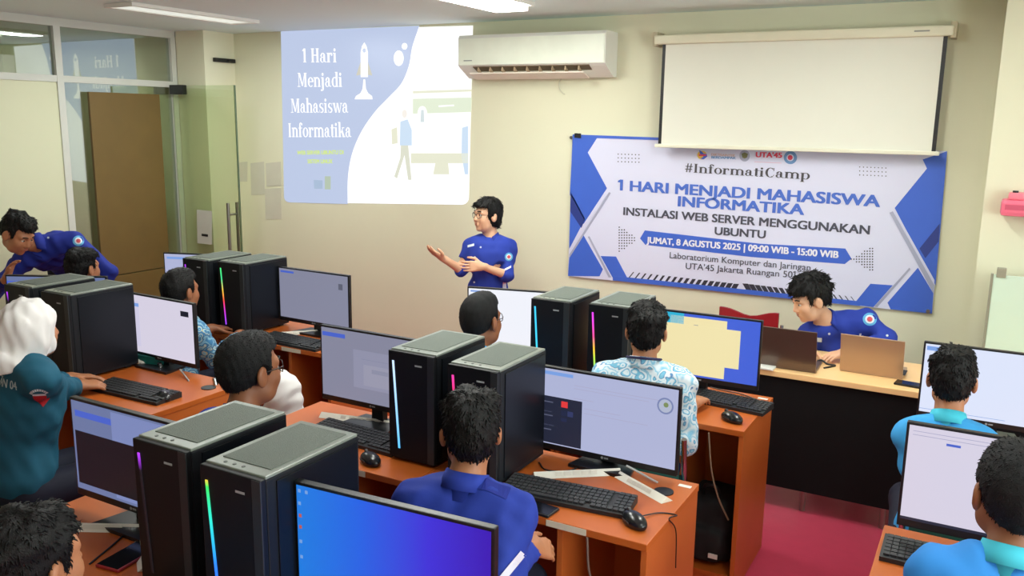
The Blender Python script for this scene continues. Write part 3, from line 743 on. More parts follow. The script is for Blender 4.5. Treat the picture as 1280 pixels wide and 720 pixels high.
# ================================================================== desks, towers, monitors
M_lam = mat('orange_laminate', (190, 96, 34), 0.38, vary=0.10, scale=6)
M_lam2 = mat('orange_laminate_edge', (196, 102, 44), 0.38, vary=0.10, scale=6)
M_pale = mat('pale_beech_laminate', (252, 206, 146), 0.35, vary=0.06, scale=5)
M_tag = mat('pale_label', (222, 214, 190), .6, vary=.04)
DZ = .75
def desk(x0, x1, y0, y1, label, stickers=()):
    t = thing('computer_desk', label, 'desk', ((x0+x1)/2, (y0+y1)/2, 0), 0, 'orange computer desks in rows')
    MB().box((x0, y0, DZ-.025), (x1, y1, DZ), bev=.0025).build('desktop', M_lam, t)
    for a in (x0+.002, x1-.022): MB().box((a, y0+.01, 0), (a+.02, y1-.005, DZ-.0255), bev=.0015).build('side_panel', M_lam2, t)
    MB().box((x1-.31, y0+.02, .06), (x1-.29, y1-.04, DZ-.0255), bev=.0015).build('divider', M_lam2, t)
    MB().box((x1-.289, y0+.02, .06), (x1-.0225, y1-.04, .08)).build('shelf', M_lam, t)
    MB().box((x1-.289, y0+.03, 0), (x1-.0225, y0+.05, .06)).build('plinth', M_lam2, t)
    MB().box((x0+.0225, y1-.038, .12), (x1-.0225, y1-.02, DZ-.0255)).build('back_panel', M_lam, t)
    MB().box((x1-.34, y0-.0015, DZ-.0235), (x1-.2, y0-.0002, DZ-.0025)).build('label_strip', M_tag, t)
    MB().box((x1-.06, y1-.055, DZ+.0002), (x1-.015, y1-.035, DZ+.001)).build('sticker', M_white, t)
    gx, gy = x1-.085, y1-.13
    MB().cyl((gx, gy, DZ+.0002), (gx, gy, DZ+.004), .034, n=20).build('cable_grommet', M_black, t)
    return t
rows = dict(Z=(1.17, 1.69), A=(2.31, 2.83), B=(3.44, 3.97))
CX = (-2.546, -1.677, -.806); LX = (-4.78, -3.90, -3.03); RX = (-.20, .68, 1.55)
nm = {'Z': 'in the nearest row', 'A': 'in the second row', 'B': 'in the front row'}
for r, (y0, y1) in rows.items():
    desk(CX[0]+.001, CX[1]-.001, y0, y1, 'orange computer desk on the left of the middle block %s' % nm[r])
    desk(CX[1]+.001, CX[2], y0, y1, 'orange laminate computer desk beside the red aisle %s' % nm[r])
    if r != 'Z':
        desk(LX[0]+.001, LX[1]-.001, y0, y1, 'orange laminate computer desk by the glass partition %s' % nm[r])
        desk(LX[1]+.001, LX[2], y0, y1, 'orange computer desk at the aisle end of the left block %s' % nm[r])
        desk(RX[0], RX[1], y0, y1, 'orange laminate computer desk right of the red aisle %s' % nm[r])

M_case = mat('tower_case_black', (20, 23, 28), .55, vary=.08, scale=20, spec=.3)
M_side = mat('tower_side_glass', (14, 18, 24), .35, vary=.05, spec=.3)
M_mesh = mat('tower_top_mesh', (100, 108, 100), .75, vary=.12, scale=120, bump=.3, bscale=400)
M_topf = mat('tower_top_frame', (124, 131, 122), .3, vary=.05)
def led_mat(name, stops):
    m = bpy.data.materials.new(name); m.use_nodes = True; nt = m.node_tree; b = nt.nodes['Principled BSDF']
    tc = nt.nodes.new('ShaderNodeTexCoord'); sp = nt.nodes.new('ShaderNodeSeparateXYZ'); r = nt.nodes.new('ShaderNodeValToRGB')
    nt.links.new(tc.outputs['Generated'], sp.inputs[0]); nt.links.new(sp.outputs[2], r.inputs[0])
    e = r.color_ramp.elements
    while len(e) < len(stops): e.new(.5)
    for el, (p, c) in zip(e, stops): el.position = p; el.color = rgb(*c)
    b.inputs['Base Color'].default_value = (0.01, .01, .01, 1)
    nt.links.new(r.outputs[0], b.inputs['Emission Color']); b.inputs['Emission Strength'].default_value = 1.3
    return m
TW, TD, TH = .20, .355, .425
def tower(x, yf, label, led, top=None, zt=None, h=TH, group='black computer towers standing on the desks'):
    t = thing('computer_tower', label, 'computer tower', (x, yf+TD/2, DZ), 0, group)
    x0, x1, y0, y1, z0 = x-TW/2, x+TW/2, yf, yf+TD, DZ+.012
    z1 = DZ+h
    MB().box((x0, y0+.018, z0), (x1, y1, z1-.008), bev=.004).build('case', M_case, t)
    fp = MB().box((x0, y0, z0), (x1, y0+.0175, z1-.004), bev=.003)
    fp.build('front_panel', mat('tower_front_black', (13, 15, 19), .5, vary=.06, spec=.3), t)
    MB().box((x1-.001, y0+.05, z0+.015), (x1+.0035, y1-.01, z1-.02), bev=.0015).build('side_panel', M_side, t)
    MB().box((x0+.001, y0+.018, z1-.0085), (x1-.001, y1-.003, z1), bev=.003).build('top_frame', M_topf, t)
    MB().box((x0+.02, y0+.055, z1-.001), (x1-.02, y1-.025, z1+.002), bev=.001).build('vent_mesh', M_mesh, t)
    for k in range(3): MB().cyl((x0+.05+k*.03, y0+.036, z1-.002), (x0+.05+k*.03, y0+.036, z1+.0012), .005, n=10).build('button', mat('port_grey', (84, 88, 84), .5), t)
    MB().box((x1-.028, y0-.0012, z0+.004), (x1, y0+.004, z1-.006), bev=.001).build('front_trim', mat('trim_charcoal', (40, 43, 45), .45, vary=.05), t)
    MB().box((x0+.118, y0-.0006, z1-.05), (x0+.148, y0+.0005, z1-.044)).build('badge', mat('badge_silver', (170, 172, 174), .3, vary=.02), t)
    MB().prism([(x0+.018, y0-.002, z1-.04), (x0+.026, y0-.002, z1-.04), (x0+.050, y0-.002, z0+.04), (x0+.042, y0-.002, z0+.04)], (0, .003, 0)).build('led_strip', led, t)
    for a in (x0+.02, x1-.05):
        for b in (y0+.03, y1-.06): MB().box((a, b, DZ+.0003), (a+.03, b+.03, z0+.001)).build('foot', M_black, t)
    return t
Lb = led_mat('led_ice_blue', [(0, (90, 190, 255)), (1, (200, 225, 255))]); Lc = led_mat('led_cyan', [(0, (70, 215, 255)), (1, (60, 200, 255))])
Lr = led_mat('led_red', [(0, (255, 60, 50)), (.8, (255, 50, 110)), (1, (255, 60, 170))])
Lm = led_mat('led_magenta_to_green', [(0, (60, 225, 150)), (.35, (180, 225, 70)), (.5, (255, 190, 50)), (.65, (255, 80, 150)), (1, (225, 60, 255))])
Lg = led_mat('led_green_to_blue', [(0, (60, 60, 255)), (.35, (40, 130, 255)), (.7, (40, 225, 200)), (.95, (50, 220, 90)), (1, (220, 200, 60))])
Lv = led_mat('led_rainbow', [(0, (150, 70, 255)), (.25, (200, 50, 200)), (.42, (255, 60, 60)), (.6, (235, 190, 60)), (.8, (60, 215, 140)), (1, (70, 230, 120))])
Lp = led_mat('led_violet', [(0, (12, 9, 16)), (.86, (14, 9, 20)), (.93, (130, 40, 180)), (1, (180, 60, 240))])
tower(-1.775, 2.45, 'black computer tower with an ice-blue light strip, on the middle second-row desk', Lb)
tower(-1.49, 2.41, 'black computer tower with a short red light strip, behind the student in royal blue', Lr)
tower(-1.775, 3.56, 'black computer tower with a cyan light strip, beside the plain white monitor', Lc)
tower(-1.49, 3.59, 'black computer tower with a magenta to green light strip, front middle row', Lm)
tower(-1.80, 1.39, 'black computer tower with a faint violet light, large at the bottom of the picture', Lp)
tower(-1.515, 1.36, 'black computer tower with a green to blue light strip beside the blue desktop monitor', Lg)
tower(-4.055, 3.46, 'black computer tower with a short violet light, left one of the far pair', Lp)
tower(-3.795, 3.49, 'black computer tower with a rainbow light strip, right tower of the far pair', Lv)
tower(-4.11, 2.43, 'black computer tower behind the white headscarf, left one of that pair', Lp)
tower(-3.80, 2.42, 'black computer tower behind the white headscarf, right one of that pair', M_case)

M_bez = mat('monitor_bezel_black', (22, 23, 26), .35, vary=.05)
MWD, MHT = .545, .325
C_bg = glow('display_lavender', (174, 180, 214)); C_bg2 = glow('display_grey_blue', (132, 134, 156)); C_wh = glow('display_white', (240, 242, 250)); C_bar = glow('display_bar_blue', (122, 160, 226))
C_dk = glow('display_dark', (34, 38, 58)); C_ln = glow('display_line', (168, 166, 196)); C_lil = glow('display_lilac', (214, 208, 226)); C_dim = glow('display_dim_blue', (104, 118, 160))
C_bl2 = glow('display_strong_blue', (70, 98, 200)); C_tx = glow('display_text_grey', (120, 124, 150))
def monitor(x, y, zt, yaw, label, bg, marks=(), logo=True, group='black flat monitors on the desks'):
    t = thing('computer_monitor', label, 'monitor', (x, y, DZ), yaw, group)
    zt -= DZ; zb = zt-MHT; w = MWD/2
    f = MB(); f.box((-w, 0, zb), (w, .022, zt), bev=.003); f.prism([(-w*.7, .022, zb+.03), (-w*.55, .05, zb+.07), (-w*.55, .05, zt-.09), (-w*.7, .022, zt-.04)], (2*w*.7, 0, 0))
    f.build('housing', M_bez, t, local=True)
    sx, s0, s1 = w-.008, zb+.024, zt-.008
    sc = MB().box((-sx, -.0012, s0), (sx, .0005, s1)).build('screen', bg, t, local=True)
    for k, (n, u0, v0, u1, v1, m) in enumerate(marks):
        d = -.0016-.0004*(k % 3 if k > 2 else k)
        a = MB().prism([(-sx+2*sx*u0, d, s1-(s1-s0)*v1), (-sx+2*sx*u1, d, s1-(s1-s0)*v1), (-sx+2*sx*u1, d, s1-(s1-s0)*v0), (-sx+2*sx*u0, d, s1-(s1-s0)*v0)], (0, .0003, 0))
        a.build(n, m, sc, local=True)
    if logo: MB().cyl((-.012, -.0008, zb+.012), (-.012, .0, zb+.012), .005, n=12).box((-.004, -.0008, zb+.009), (.012, 0, zb+.015)).build('logo', mat('logo_grey', (150, 152, 156), .4, vary=0), t, local=True)
    MB().prism([(-.03, .03, .012), (.03, .03, .012), (.022, .03, zb+.09), (-.022, .03, zb+.09)], (0, .03, 0)).build('stand_neck', M_bez, t, local=True)
    MB().prism([(-.12, -.06, .0004), (.12, -.06, .0004), (.095, .075, .0004), (-.095, .075, .0004)], (0, 0, .012)).build('stand_base', M_bez, t, local=True)
    return t
line = lambda v, u0=.05, u1=.9, m=C_ln: ('text_line', u0, v, u1, v+.006, m)
mk_AR = [('title_bar', .01, .03, .24, .075, C_bar), ('start_menu', 0, .36, .315, .985, C_dk), ('menu_icon', .155, .40, .205, .48, glow('icon_red', (226, 58, 60))), ('menu_icon', .255, .50, .30, .58, glow('icon_violet', (122, 60, 210))),
         ('menu_icon', .155, .52, .2, .59, glow('icon_navy', (50, 58, 100))), ('menu_icon', .205, .52, .248, .59, glow('icon_navy', (50, 58, 100))), ('menu_icon', .21, .41, .25, .47, glow('icon_navy', (50, 58, 100))), ('menu_icon', .155, .62, .2, .67, glow('icon_navy', (50, 58, 100)))] + \
        [('menu_text', .02, v, .02+w_, v+.015, glow('menu_text_grey', (84, 88, 112))) for v, w_ in ((.43, .07), (.50, .08), (.56, .06), (.61, .07), (.67, .05), (.74, .08), (.80, .06), (.86, .07))] + \
        [line(.16, .25, .95), line(.20, .25, .8), line(.33, .25, .4), line(.44, .33, .6), line(.50, .33, .8)]
mAR = monitor(-1.15, 2.79, 1.1, .0, 'monitor showing a pale page with a dark start menu at its lower left', C_bg, mk_AR)
# the round emblem at the top right of that display
def round_mark(mon, u, v, r, m, name, d, zt):
    w = MWD/2; zt -= DZ; sx, s0, s1 = w-.008, zt-MHT+.024, zt-.008
    c = Vector((-sx+2*sx*u, d, s1-(s1-s0)*v)); sc = [o for o in mon.children if o.name.startswith('screen')][0]
    MB().cyl(c, c+Vector((0, .0003, 0)), r, n=24).build(name, m, sc, local=True)
round_mark(mAR, .915, .22, .030, glow('emblem_blue', (120, 132, 176)), 'round_emblem', -.0021, 1.1); round_mark(mAR, .915, .22, .024, glow('emblem_pale', (176, 184, 206)), 'round_emblem', -.0025, 1.1)
round_mark(mAR, .92, .205, .009, glow('emblem_olive', (124, 142, 92)), 'round_emblem', -.0029, 1.1)
monitor(-2.15, 2.70, 1.145, 0, 'monitor showing a dim grey form page, left of the tower with the ice-blue strip', C_bg2, [('title_bar', .01, .06, .24, .12, C_bl2), ('form_panel', .32, .25, .88, .8, glow('form_grey', (142, 144, 168))), ('form_field', .42, .45, .8, .75, glow('form_grey_light', (150, 151, 172))), line(.32, .4, .8, C_tx), line(.37, .4, .7, C_tx), ('form_field', .5, .5, .66, .56, C_bg2)])
M_cream = glow('display_cream', (240, 226, 172)); M_aqua = glow('display_aqua', (40, 178, 214))
mBR = monitor(-1.115, 3.80, 1.143, .02, 'monitor showing a blue desktop with a cream stepped panel before the batik shirt', glow('display_royal_blue', (62, 96, 214)),
        [('aqua_block', 0, 0, .34, .17, M_aqua), ('aqua_block', .1, .78, .4, 1, M_aqua), ('cream_panel', .06, .17, .72, .9, M_cream), ('cream_panel', .22, .045, .72, .9, M_cream), ('cream_panel', .6, .17, .84, .78, M_cream), ('cream_panel', .25, .78, .72, .97, M_cream), ('panel_text', .43, .16, .47, .17, C_tx)])
monitor(-2.105, 3.845, 1.14, .25, 'monitor showing a plain bright white page, behind the head with the short cropped hair', C_wh, [('address_bar', .02, .03, .12, .06, C_bar)])
monitor(-2.205, 1.60, 1.125, 0, 'monitor showing a pale blue page with a black window, left of the nearest towers', C_dim, [('title_bar', .03, .1, .36, .17, C_bl2), ('light_panel', .36, .02, .98, .97, glow('display_pale_blue', (122, 136, 186))), ('black_window', .02, .33, .6, .93, glow('display_black', (14, 16, 26))), line(.5, .05, .5, C_dk), line(.6, .05, .4, C_dk)])
desk_blue = led_mat('desktop_blue_gradient', [(0, (28, 124, 224)), (.35, (30, 96, 226)), (.7, (58, 44, 214)), (1, (54, 8, 178))])
nt = desk_blue.node_tree; sep = [n for n in nt.nodes if n.type == 'SEPXYZ'][0]; rmp = [n for n in nt.nodes if n.type == 'VALTORGB'][0]; nt.links.new(sep.outputs[0], rmp.inputs[0]); nt.nodes['Principled BSDF'].inputs['Emission Strength'].default_value = 1.0
C_win = glow('window_mark_blue', (72, 132, 250)); C_ic = glow('icon_pale', (120, 160, 220)); C_ir = glow('icon_orange', (190, 90, 80))
monitor(-1.138, 1.48, 1.135, .06, 'monitor showing a deep blue desktop wallpaper, nearest the camera at the bottom', desk_blue, [('window_mark', .56, .60, .64, .73, C_win), ('window_mark', .65, .595, .745, .73, C_win), ('window_mark', .56, .745, .64, .87, C_win), ('window_mark', .65, .745, .745, .88, C_win)] + [('desktop_icon', .01, v, .025, v+.03, c) for v, c in ((.03, C_ic), (.14, C_ic), (.25, C_ir), (.35, C_ir), (.48, C_ic), (.62, C_ic))] + [('desktop_icon', .05, .03, .065, .06, C_ic)])
monitor(-3.41, 3.75, 1.125, -.02, 'monitor showing a grey page, farthest one standing against the cream wall', C_bg2, [('title_bar', .02, .04, .22, .08, C_bl2), ('grey_patch', .87, .16, .93, .28, glow('patch_grey', (92, 94, 112))), line(.2, .1, .8, C_bg2)])
monitor(-4.385, 3.81, 1.13, .35, 'monitor with a pale page partly hidden by the far pair of towers', C_bg, [('title_bar', .03, .06, .3, .11, C_bar)])
monitor(-3.57, 2.80, 1.115, -.03, 'monitor showing a lilac page with a small black square, in front of the headscarf student', C_lil, [('side_bar', .02, .1, .24, .9, glow('side_bar_lilac', (206, 202, 226))), ('side_bar_item', .02, .14, .24, .2, C_bar), ('small_window', .84, .13, .95, .22, glow('display_black2', (24, 26, 40)))])
monitor(-4.35, 2.79, 1.145, .5, 'monitor at the left edge behind the towers, pale blue page', C_dim, [('title_bar', .0, .08, .3, .14, C_bl2)])
monitor(.075, 3.90, 1.12, 0, 'monitor showing a bright pale blue page behind the student in the lighter cyan shirt', glow('display_sky', (220, 228, 250)), [('title_bar', .01, .03, .12, .09, C_bar), line(.95, .0, .6, C_ic)])
monitor(.115, 2.68, 1.15, 0, 'monitor showing a lilac page with tiny blue links, in front of the nearest cyan-shirt student', C_lil, [('link_mark', .19, .13, .26, .155, C_bl2), ('link_mark', .50, .63, .56, .655, C_bl2), line(.05, .02, .9), line(.09, .02, .5), line(.36, .5, .56), line(.45, .5, .6), ('task_bar', 0, .97, 1, 1, C_dk)])

# ------------------------------------------------------------------ keyboards, mice, papers, phones, cables
M_key = mat('keyboard_black', (32, 33, 35), .5, vary=.06); M_kc = mat('keycap_black', (44, 45, 47), .55, vary=.05)
def keyboard_proto():
    t = thing('keyboard', 'black computer keyboard on a desk', 'keyboard', (0, 0, DZ))
    b = MB().prism([(-.225, -.07, .0), (-.225, .07, .0), (-.225, .07, .026), (-.225, -.07, .014)], (.45, 0, 0)); b.build('base', M_key, t, local=True)
    k = MB()
    for r in range(6):
        y = -.058+r*.0205; z = .0145+(y+.07)/.14*.012
        x = -.216
        while x < .21:
            w = .0165
            if r == 0 and -.13 < x < -.02: w = .1
            if not (.075 < x < .088 or .143 < x < .152): k.prism([(x, y, z), (x+w, y, z), (x+w, y+.016, z+.0014), (x, y+.016, z+.0014)], (0, 0, .006))
            x += w+.0028
    k.build('keycaps', M_kc, t, local=True)
    MB().box((.15, .058, .0255), (.2, .064, .0275)).build('indicator', mat('kb_grey', (90, 92, 96), .5, vary=0), t, local=True)
    return t
def mouse_proto():
    t = thing('computer_mouse', 'black computer mouse on a desk', 'mouse', (0, 0, DZ))
    f = Field((-.06, -.08, -.01), (.06, .08, .06), .003); f.ell((0, 0, .012), (.033, .058, .028), k=0); f.plane((0, 0, .001), (0, 0, -1))
    sh = f.mesh('shell', mat('mouse_black', (22, 23, 25), .25, vary=.05), None); sh.parent = t
    MB().cyl((-.004, .036, .033), (.004, .036, .033), .009, n=14).build('wheel', mat('mouse_wheel', (70, 72, 74), .5, vary=0), t, local=True)
    MB().box((-.034, -.02, .014), (-.0325, .02, .02)).build('side_button', M_kc, t, local=True)
    return t
kb0 = keyboard_proto(); ms0 = mouse_proto(); fk = [True]; fm = [True]
def put(proto, first, p, rz, label, group):
    if first[0]: first[0] = False; proto.location = p; proto.rotation_euler.z = rz; proto['label'] = label; proto['group'] = group; return proto
    return dup(proto, p, rz, label, group)
kg, mg = 'black keyboards on the desks', 'black computer mice on the desks'
def keyb(px, rz, lab): p = on_z(*px, DZ+.012); p.z = DZ+.0005; return put(kb0, fk, p, rz, lab, kg)
def mous(px, rz, lab): p = on_z(*px, DZ+.015); p.z = DZ+.0005; return put(ms0, fm, p, rz, lab, mg)
keyb((709, 619), .10, 'black keyboard in front of the monitor with the dark start menu')
keyb((448, 546), -.05, 'black keyboard below the dim grey form page')
keyb((900, 500), -.12, 'black keyboard under the monitor with the cream panel')
keyb((168, 489), .03, 'black keyboard beside the headscarf student')
keyb((368, 427), -.03, 'black keyboard of the farthest monitor by the wall')
keyb((1208, 708), 0, 'black keyboard at the bottom right in front of the nearest cyan-shirt student')
mous((793, 650), .9, 'black mouse on the desk corner of the second row beside the white folded strip')
mous((915, 522), 1.0, 'black mouse on the front desk corner near the aisle')
mous((206, 495), 1.0, 'black mouse beside the headscarf student, next to the keyboard')
mous((463, 574), 1.1, 'black mouse below the dim grey form page')

M_strip = mat('white_card', (232, 228, 214), .7, vary=.03)
def strip(name, lab, pts, w=.05, h=.004, group='white paper strips lying on the desks'):
    A, B = [on_z(*q, DZ+.003) for q in pts]; u = (B-A).normalized(); n = Vector((0, 0, 1)).cross(u)
    t = thing(name, lab, 'paper strip', tuple((A+B)/2*1.0), 0, group); t.location.z = DZ
    mb = MB(); z0 = DZ+.0006
    a0, a1, b0, b1 = A-n*w/2, A+n*w/2, B-n*w/2, B+n*w/2
    for v in (a0, a1, b0, b1): v.z = z0
    mb.prism([a0, a1, (a0+a1)/2+Vector((0, 0, .018))], (b0-a0))
    mb.build('folded_card', M_strip, t)
    tx = MB(); mid = (A+B)/2
    for k in range(5):
        c = A.lerp(B, .28+k*.1); c.z = z0+.0095; s = n*(-.0135)
        q = [c+s-u*.012-n*.004, c+s+u*.012-n*.004, c+s+u*.012+n*.004, c+s-u*.012+n*.004]
        for i, v in enumerate(q): v.z = z0+.0105+(.0052 if i > 1 else -.0052)+.0012
        tx.prism(q, (0, 0, .0004))
    tx.build('printed_line', mat('print_grey', (218, 213, 200), .7, vary=0), t)
    return t
strip('paper_strip', 'white folded paper strip lying along the back of the keyboard in the second row', ((667, 595), (775, 590)))
strip('paper_strip', 'white folded paper strip lying slanted towards the mouse in the second row', ((775, 594), (834, 627)))
strip('paper_strip', 'white folded paper strip below the dim grey form page', ((402, 519), (508, 533)))
strip('paper_strip', 'white folded paper strip below the farthest monitor by the wall', ((340, 419), (398, 415)), .04)
strip('paper_strip', 'white folded paper strip on the nearest desk behind the phone', ((84, 659), (182, 661)))
strip('paper_strip', 'white folded paper strip beside the nearest tower, next to the phone', ((184, 712), (178, 664)))
cr = thing('crumpled_paper', 'white crumpled paper behind the keyboard of the headscarf student', 'paper', tuple(on_z(185, 456, DZ)))
c = on_z(183, 455, DZ); c.x -= .05
f = Field((c.x-.12, c.y-.08, DZ-.01), (c.x+.12, c.y+.08, DZ+.06), .005); f.ell((c.x, c.y, DZ+.015), (.09, .04, .022), k=0); f.ripple(.004, .03, 5); f.plane((0, 0, DZ+.001), (0, 0, -1)); f.mesh('sheet', M_strip, cr)
def phone(lab, px, rz, case, name='mobile_phone', sz=(.075, .155)):
    p = on_z(*px, DZ+.005); t = thing(name, lab, 'phone', (p.x, p.y, DZ+.0006), rz)
    MB().box((-sz[0]/2, -sz[1]/2, 0), (sz[0]/2, sz[1]/2, .0095), bev=.004).build('case', case, t, local=True)
    MB().box((-sz[0]/2+.004, -sz[1]/2+.004, .0093), (sz[0]/2-.004, sz[1]/2-.004, .0105)).build('screen', mat('phone_glass', (14, 15, 17), .12, vary=0), t, local=True)
phone('black phone lying in front of the keyboard in the second row', (667, 634), 1.5, M_black)
phone('dark phone in a red case on the nearest desk at the bottom left', (161, 695), .12, mat('red_case', (150, 30, 36), .4), sz=(.085, .16))
phone('black phone near the right end of the pale front table', (1140, 481), 1.45, M_black)
rd = thing('red_card', 'small red card with a white corner on the desk behind the student in royal blue', 'card', tuple(on_z(608, 612, DZ)))
p = on_z(608, 612, DZ)
MB().box((p.x-.06, p.y-.05, DZ+.0005), (p.x+.04, p.y+.02, DZ+.005), bev=.001).build('cover', mat('card_red', (196, 24, 30), .5), rd)
MB().box((p.x+.0, p.y-.045, DZ+.0052), (p.x+.035, p.y-.035, DZ+.006)).build('corner', M_white, rd)
p = Vector((-1.58, 2.36, DZ)); pn = thing('pen', 'white pen lying on the second-row desk below the ice-blue tower', 'pen', (p.x, p.y, DZ))
MB().cyl((p.x-.05, p.y-.04, DZ+.006), (p.x+.05, p.y+.03, DZ+.006), .005, n=10).build('barrel', M_white, pn)
MB().cyl((p.x+.05, p.y+.03, DZ+.006), (p.x+.062, p.y+.0385, DZ+.006), .0045, .001, n=10).build('tip', M_black, pn)
def cable(lab, pts, r=.0028, m=None, n=8):
    o = MB().tube(bezier(pts, n), r, 6).build('cable', m or M_black); return tag(o, lab, 'cable')
def zc_(x, y, h=.003): return on_z(x, y, DZ+h)
cable('black mouse lead running over the second-row desk edge and down its side panel', [zc_(802, 645, .008), zc_(825, 641), zc_(846, 644), Vector((-.803, 2.50, DZ+.006)), Vector((-.797, 2.56, DZ-.06)), Vector((-.797, 2.58, DZ-.2))], .0022)
cable('black lead looping on the desk left of the start-menu monitor', [zc_(674, 578), zc_(682, 587), zc_(706, 589), zc_(722, 584), zc_(718, 577)], .0028)
cable('pale lead going down the round hole of the second-row desk', [zc_(783, 582, .05), zc_(800, 591, .02), zc_(814, 599, .012), zc_(822, 603, .008)], .004, mat('pale_cable', (176, 178, 176), .5))
cable('beige lead hanging inside the front-row desk near the aisle', [Vector((-.95, 3.43, .72)), Vector((-.93, 3.44, .55)), Vector((-.90, 3.47, .42)), Vector((-.86, 3.5, .32))], .004, mat('beige_cable', (150, 128, 104), .5))
cable('grey lead hanging from the label strip of the second-row desk', [Vector((-1.0, 2.305, .725)), Vector((-.995, 2.32, .6)), Vector((-.97, 2.36, .48)), Vector((-.95, 2.4, .3))], .004, mat('grey_cable', (120, 104, 94), .5))
cable('thin black lead crossing the nearest desk at the bottom left', [zc_(112, 705), zc_(140, 682), zc_(165, 660), zc_(182, 648)], .003)
cable('pair of grey leads by the keyboard of the front-row aisle desk', [zc_(888, 484), zc_(905, 488), zc_(925, 492), zc_(948, 500)], .0028, mat('lead_grey', (110, 100, 96), .5))
cable('pale lead beside the mouse of the headscarf student', [zc_(225, 462, .03), zc_(230, 468, .015), zc_(236, 476)], .004, mat('pale_cable', (176, 178, 176), .5))

# black bag inside the front-row desk
bg = thing('bag', 'black backpack standing in the open compartment of the front-row aisle desk', 'bag', (-.96, 3.66, .08))
f = Field((-1.12, 3.44, .05), (-.8, 3.92, .5), .008); f.rbox((-.962, 3.66, .23), (.11, .14, .145), None, .05); f.rbox((-.962, 3.52, .18), (.085, .04, .08), None, .03, .02); f.ripple(.004, .09, 3)
f.mesh('body', mat('bag_black', (20, 21, 24), .8, vary=.15), bg)
MB().tube(bezier([(-1.0, 3.6, .36), (-.99, 3.58, .42), (-.94, 3.58, .42), (-.93, 3.6, .36)], 6), .008).build('handle', M_black, bg)
MB().box((-.93, 3.466, .14), (-.89, 3.472, .16)).build('badge', M_white, bg)

# teacher's table
TY0, TY1, TX0, TX1 = 4.42, 4.98, -1.42, .62
tt = thing('front_table', 'long pale wood table with a black front panel before the banner, carrying two laptops', 'table', (-.4, 4.7, 0))
MB().box((TX0, TY0, DZ-.03), (TX1, TY1, DZ), bev=.003).build('tabletop', M_pale, tt)
MB().box((TX0+.03, TY0+.02, .12), (TX1-.03, TY0+.035, DZ-.0305)).build('front_panel', mat('panel_black', (17, 16, 18), .8, spec=.2), tt)
for x in (TX0+.06, TX1-.06, -.72, -.33):
    for y in (TY0+.06, TY1-.06):
        if y > 4.6 or x in (-.72, -.33) or True: MB().cyl((x, y, 0), (x, y, DZ-.0305), .014, n=12).build('leg', M_steel, tt)
def laptop(x, y, rz, lab, m, lean=.28, w=.33, h=.225):
    t = thing('laptop', lab, 'laptop', (x, y, DZ+.0006), rz, 'laptops on the pale front table')
    MB().box((-w/2, 0, .0), (w/2, h, .016), bev=.004).build('base', m, t, local=True)
    kb = MB()
    for r in range(5):
        for k in range(12): kb.box((-w/2+.02+k*.0243, .03+r*.022, .0158), (-w/2+.041+k*.0243, .048+r*.022, .0172))
    kb.build('keys', M_kc, t, local=True)
    up = Vector((0, -math.sin(lean), math.cos(lean))); nn = Vector((0, -math.cos(lean), -math.sin(lean))); o0 = Vector((0, .006, .012))
    q = [o0+Vector((-w/2, 0, 0)), o0+Vector((w/2, 0, 0)), o0+Vector((w/2, 0, 0))+up*h, o0+Vector((-w/2, 0, 0))+up*h]
    lid = MB().prism(q, nn*.007).build('lid', m, t, local=True)
    q2 = [v-nn*.0004+up*(.01 if i < 2 else -.008)+Vector(((.008 if i in (0, 3) else -.008), 0, 0)) for i, v in enumerate(q)]
    MB().prism(q2, -nn*.0006).build('screen', glow('laptop_display', (150, 165, 190), .8), lid, local=True)
M_lp1 = mat('laptop_brown_grey', (112, 96, 88), .3, metal=.6, vary=.05); M_lp2 = mat('laptop_tan', (186, 156, 128), .4, metal=.3, vary=.04)
l1, l2 = on_z(983, 462, DZ), on_z(1088, 469, DZ)
laptop(l1.x-.02, l1.y, .02, 'dark brownish laptop, left of the two on the front table, beside the stepped-panel monitor', M_lp1)
laptop(l2.x, l2.y, -.02, 'tan laptop seen from behind, right one on the front table', M_lp2, w=.30, h=.205)
cable('black adapter lead lying between the two laptops', [on_z(1018, 455, DZ+.004), on_z(1026, 450, DZ+.02), on_z(1034, 455, DZ+.006), on_z(1044, 457, DZ+.004), on_z(1030, 460, DZ+.004)], .005)
pp = on_z(958, 461, DZ)
tag(MB().box((pp.x-.05, pp.y-.03, DZ+.0005), (pp.x+.04, pp.y+.05, DZ+.012), bev=.003).build('paper_pad', M_white), 'small white paper pad at the left end of the pale front table', 'paper')

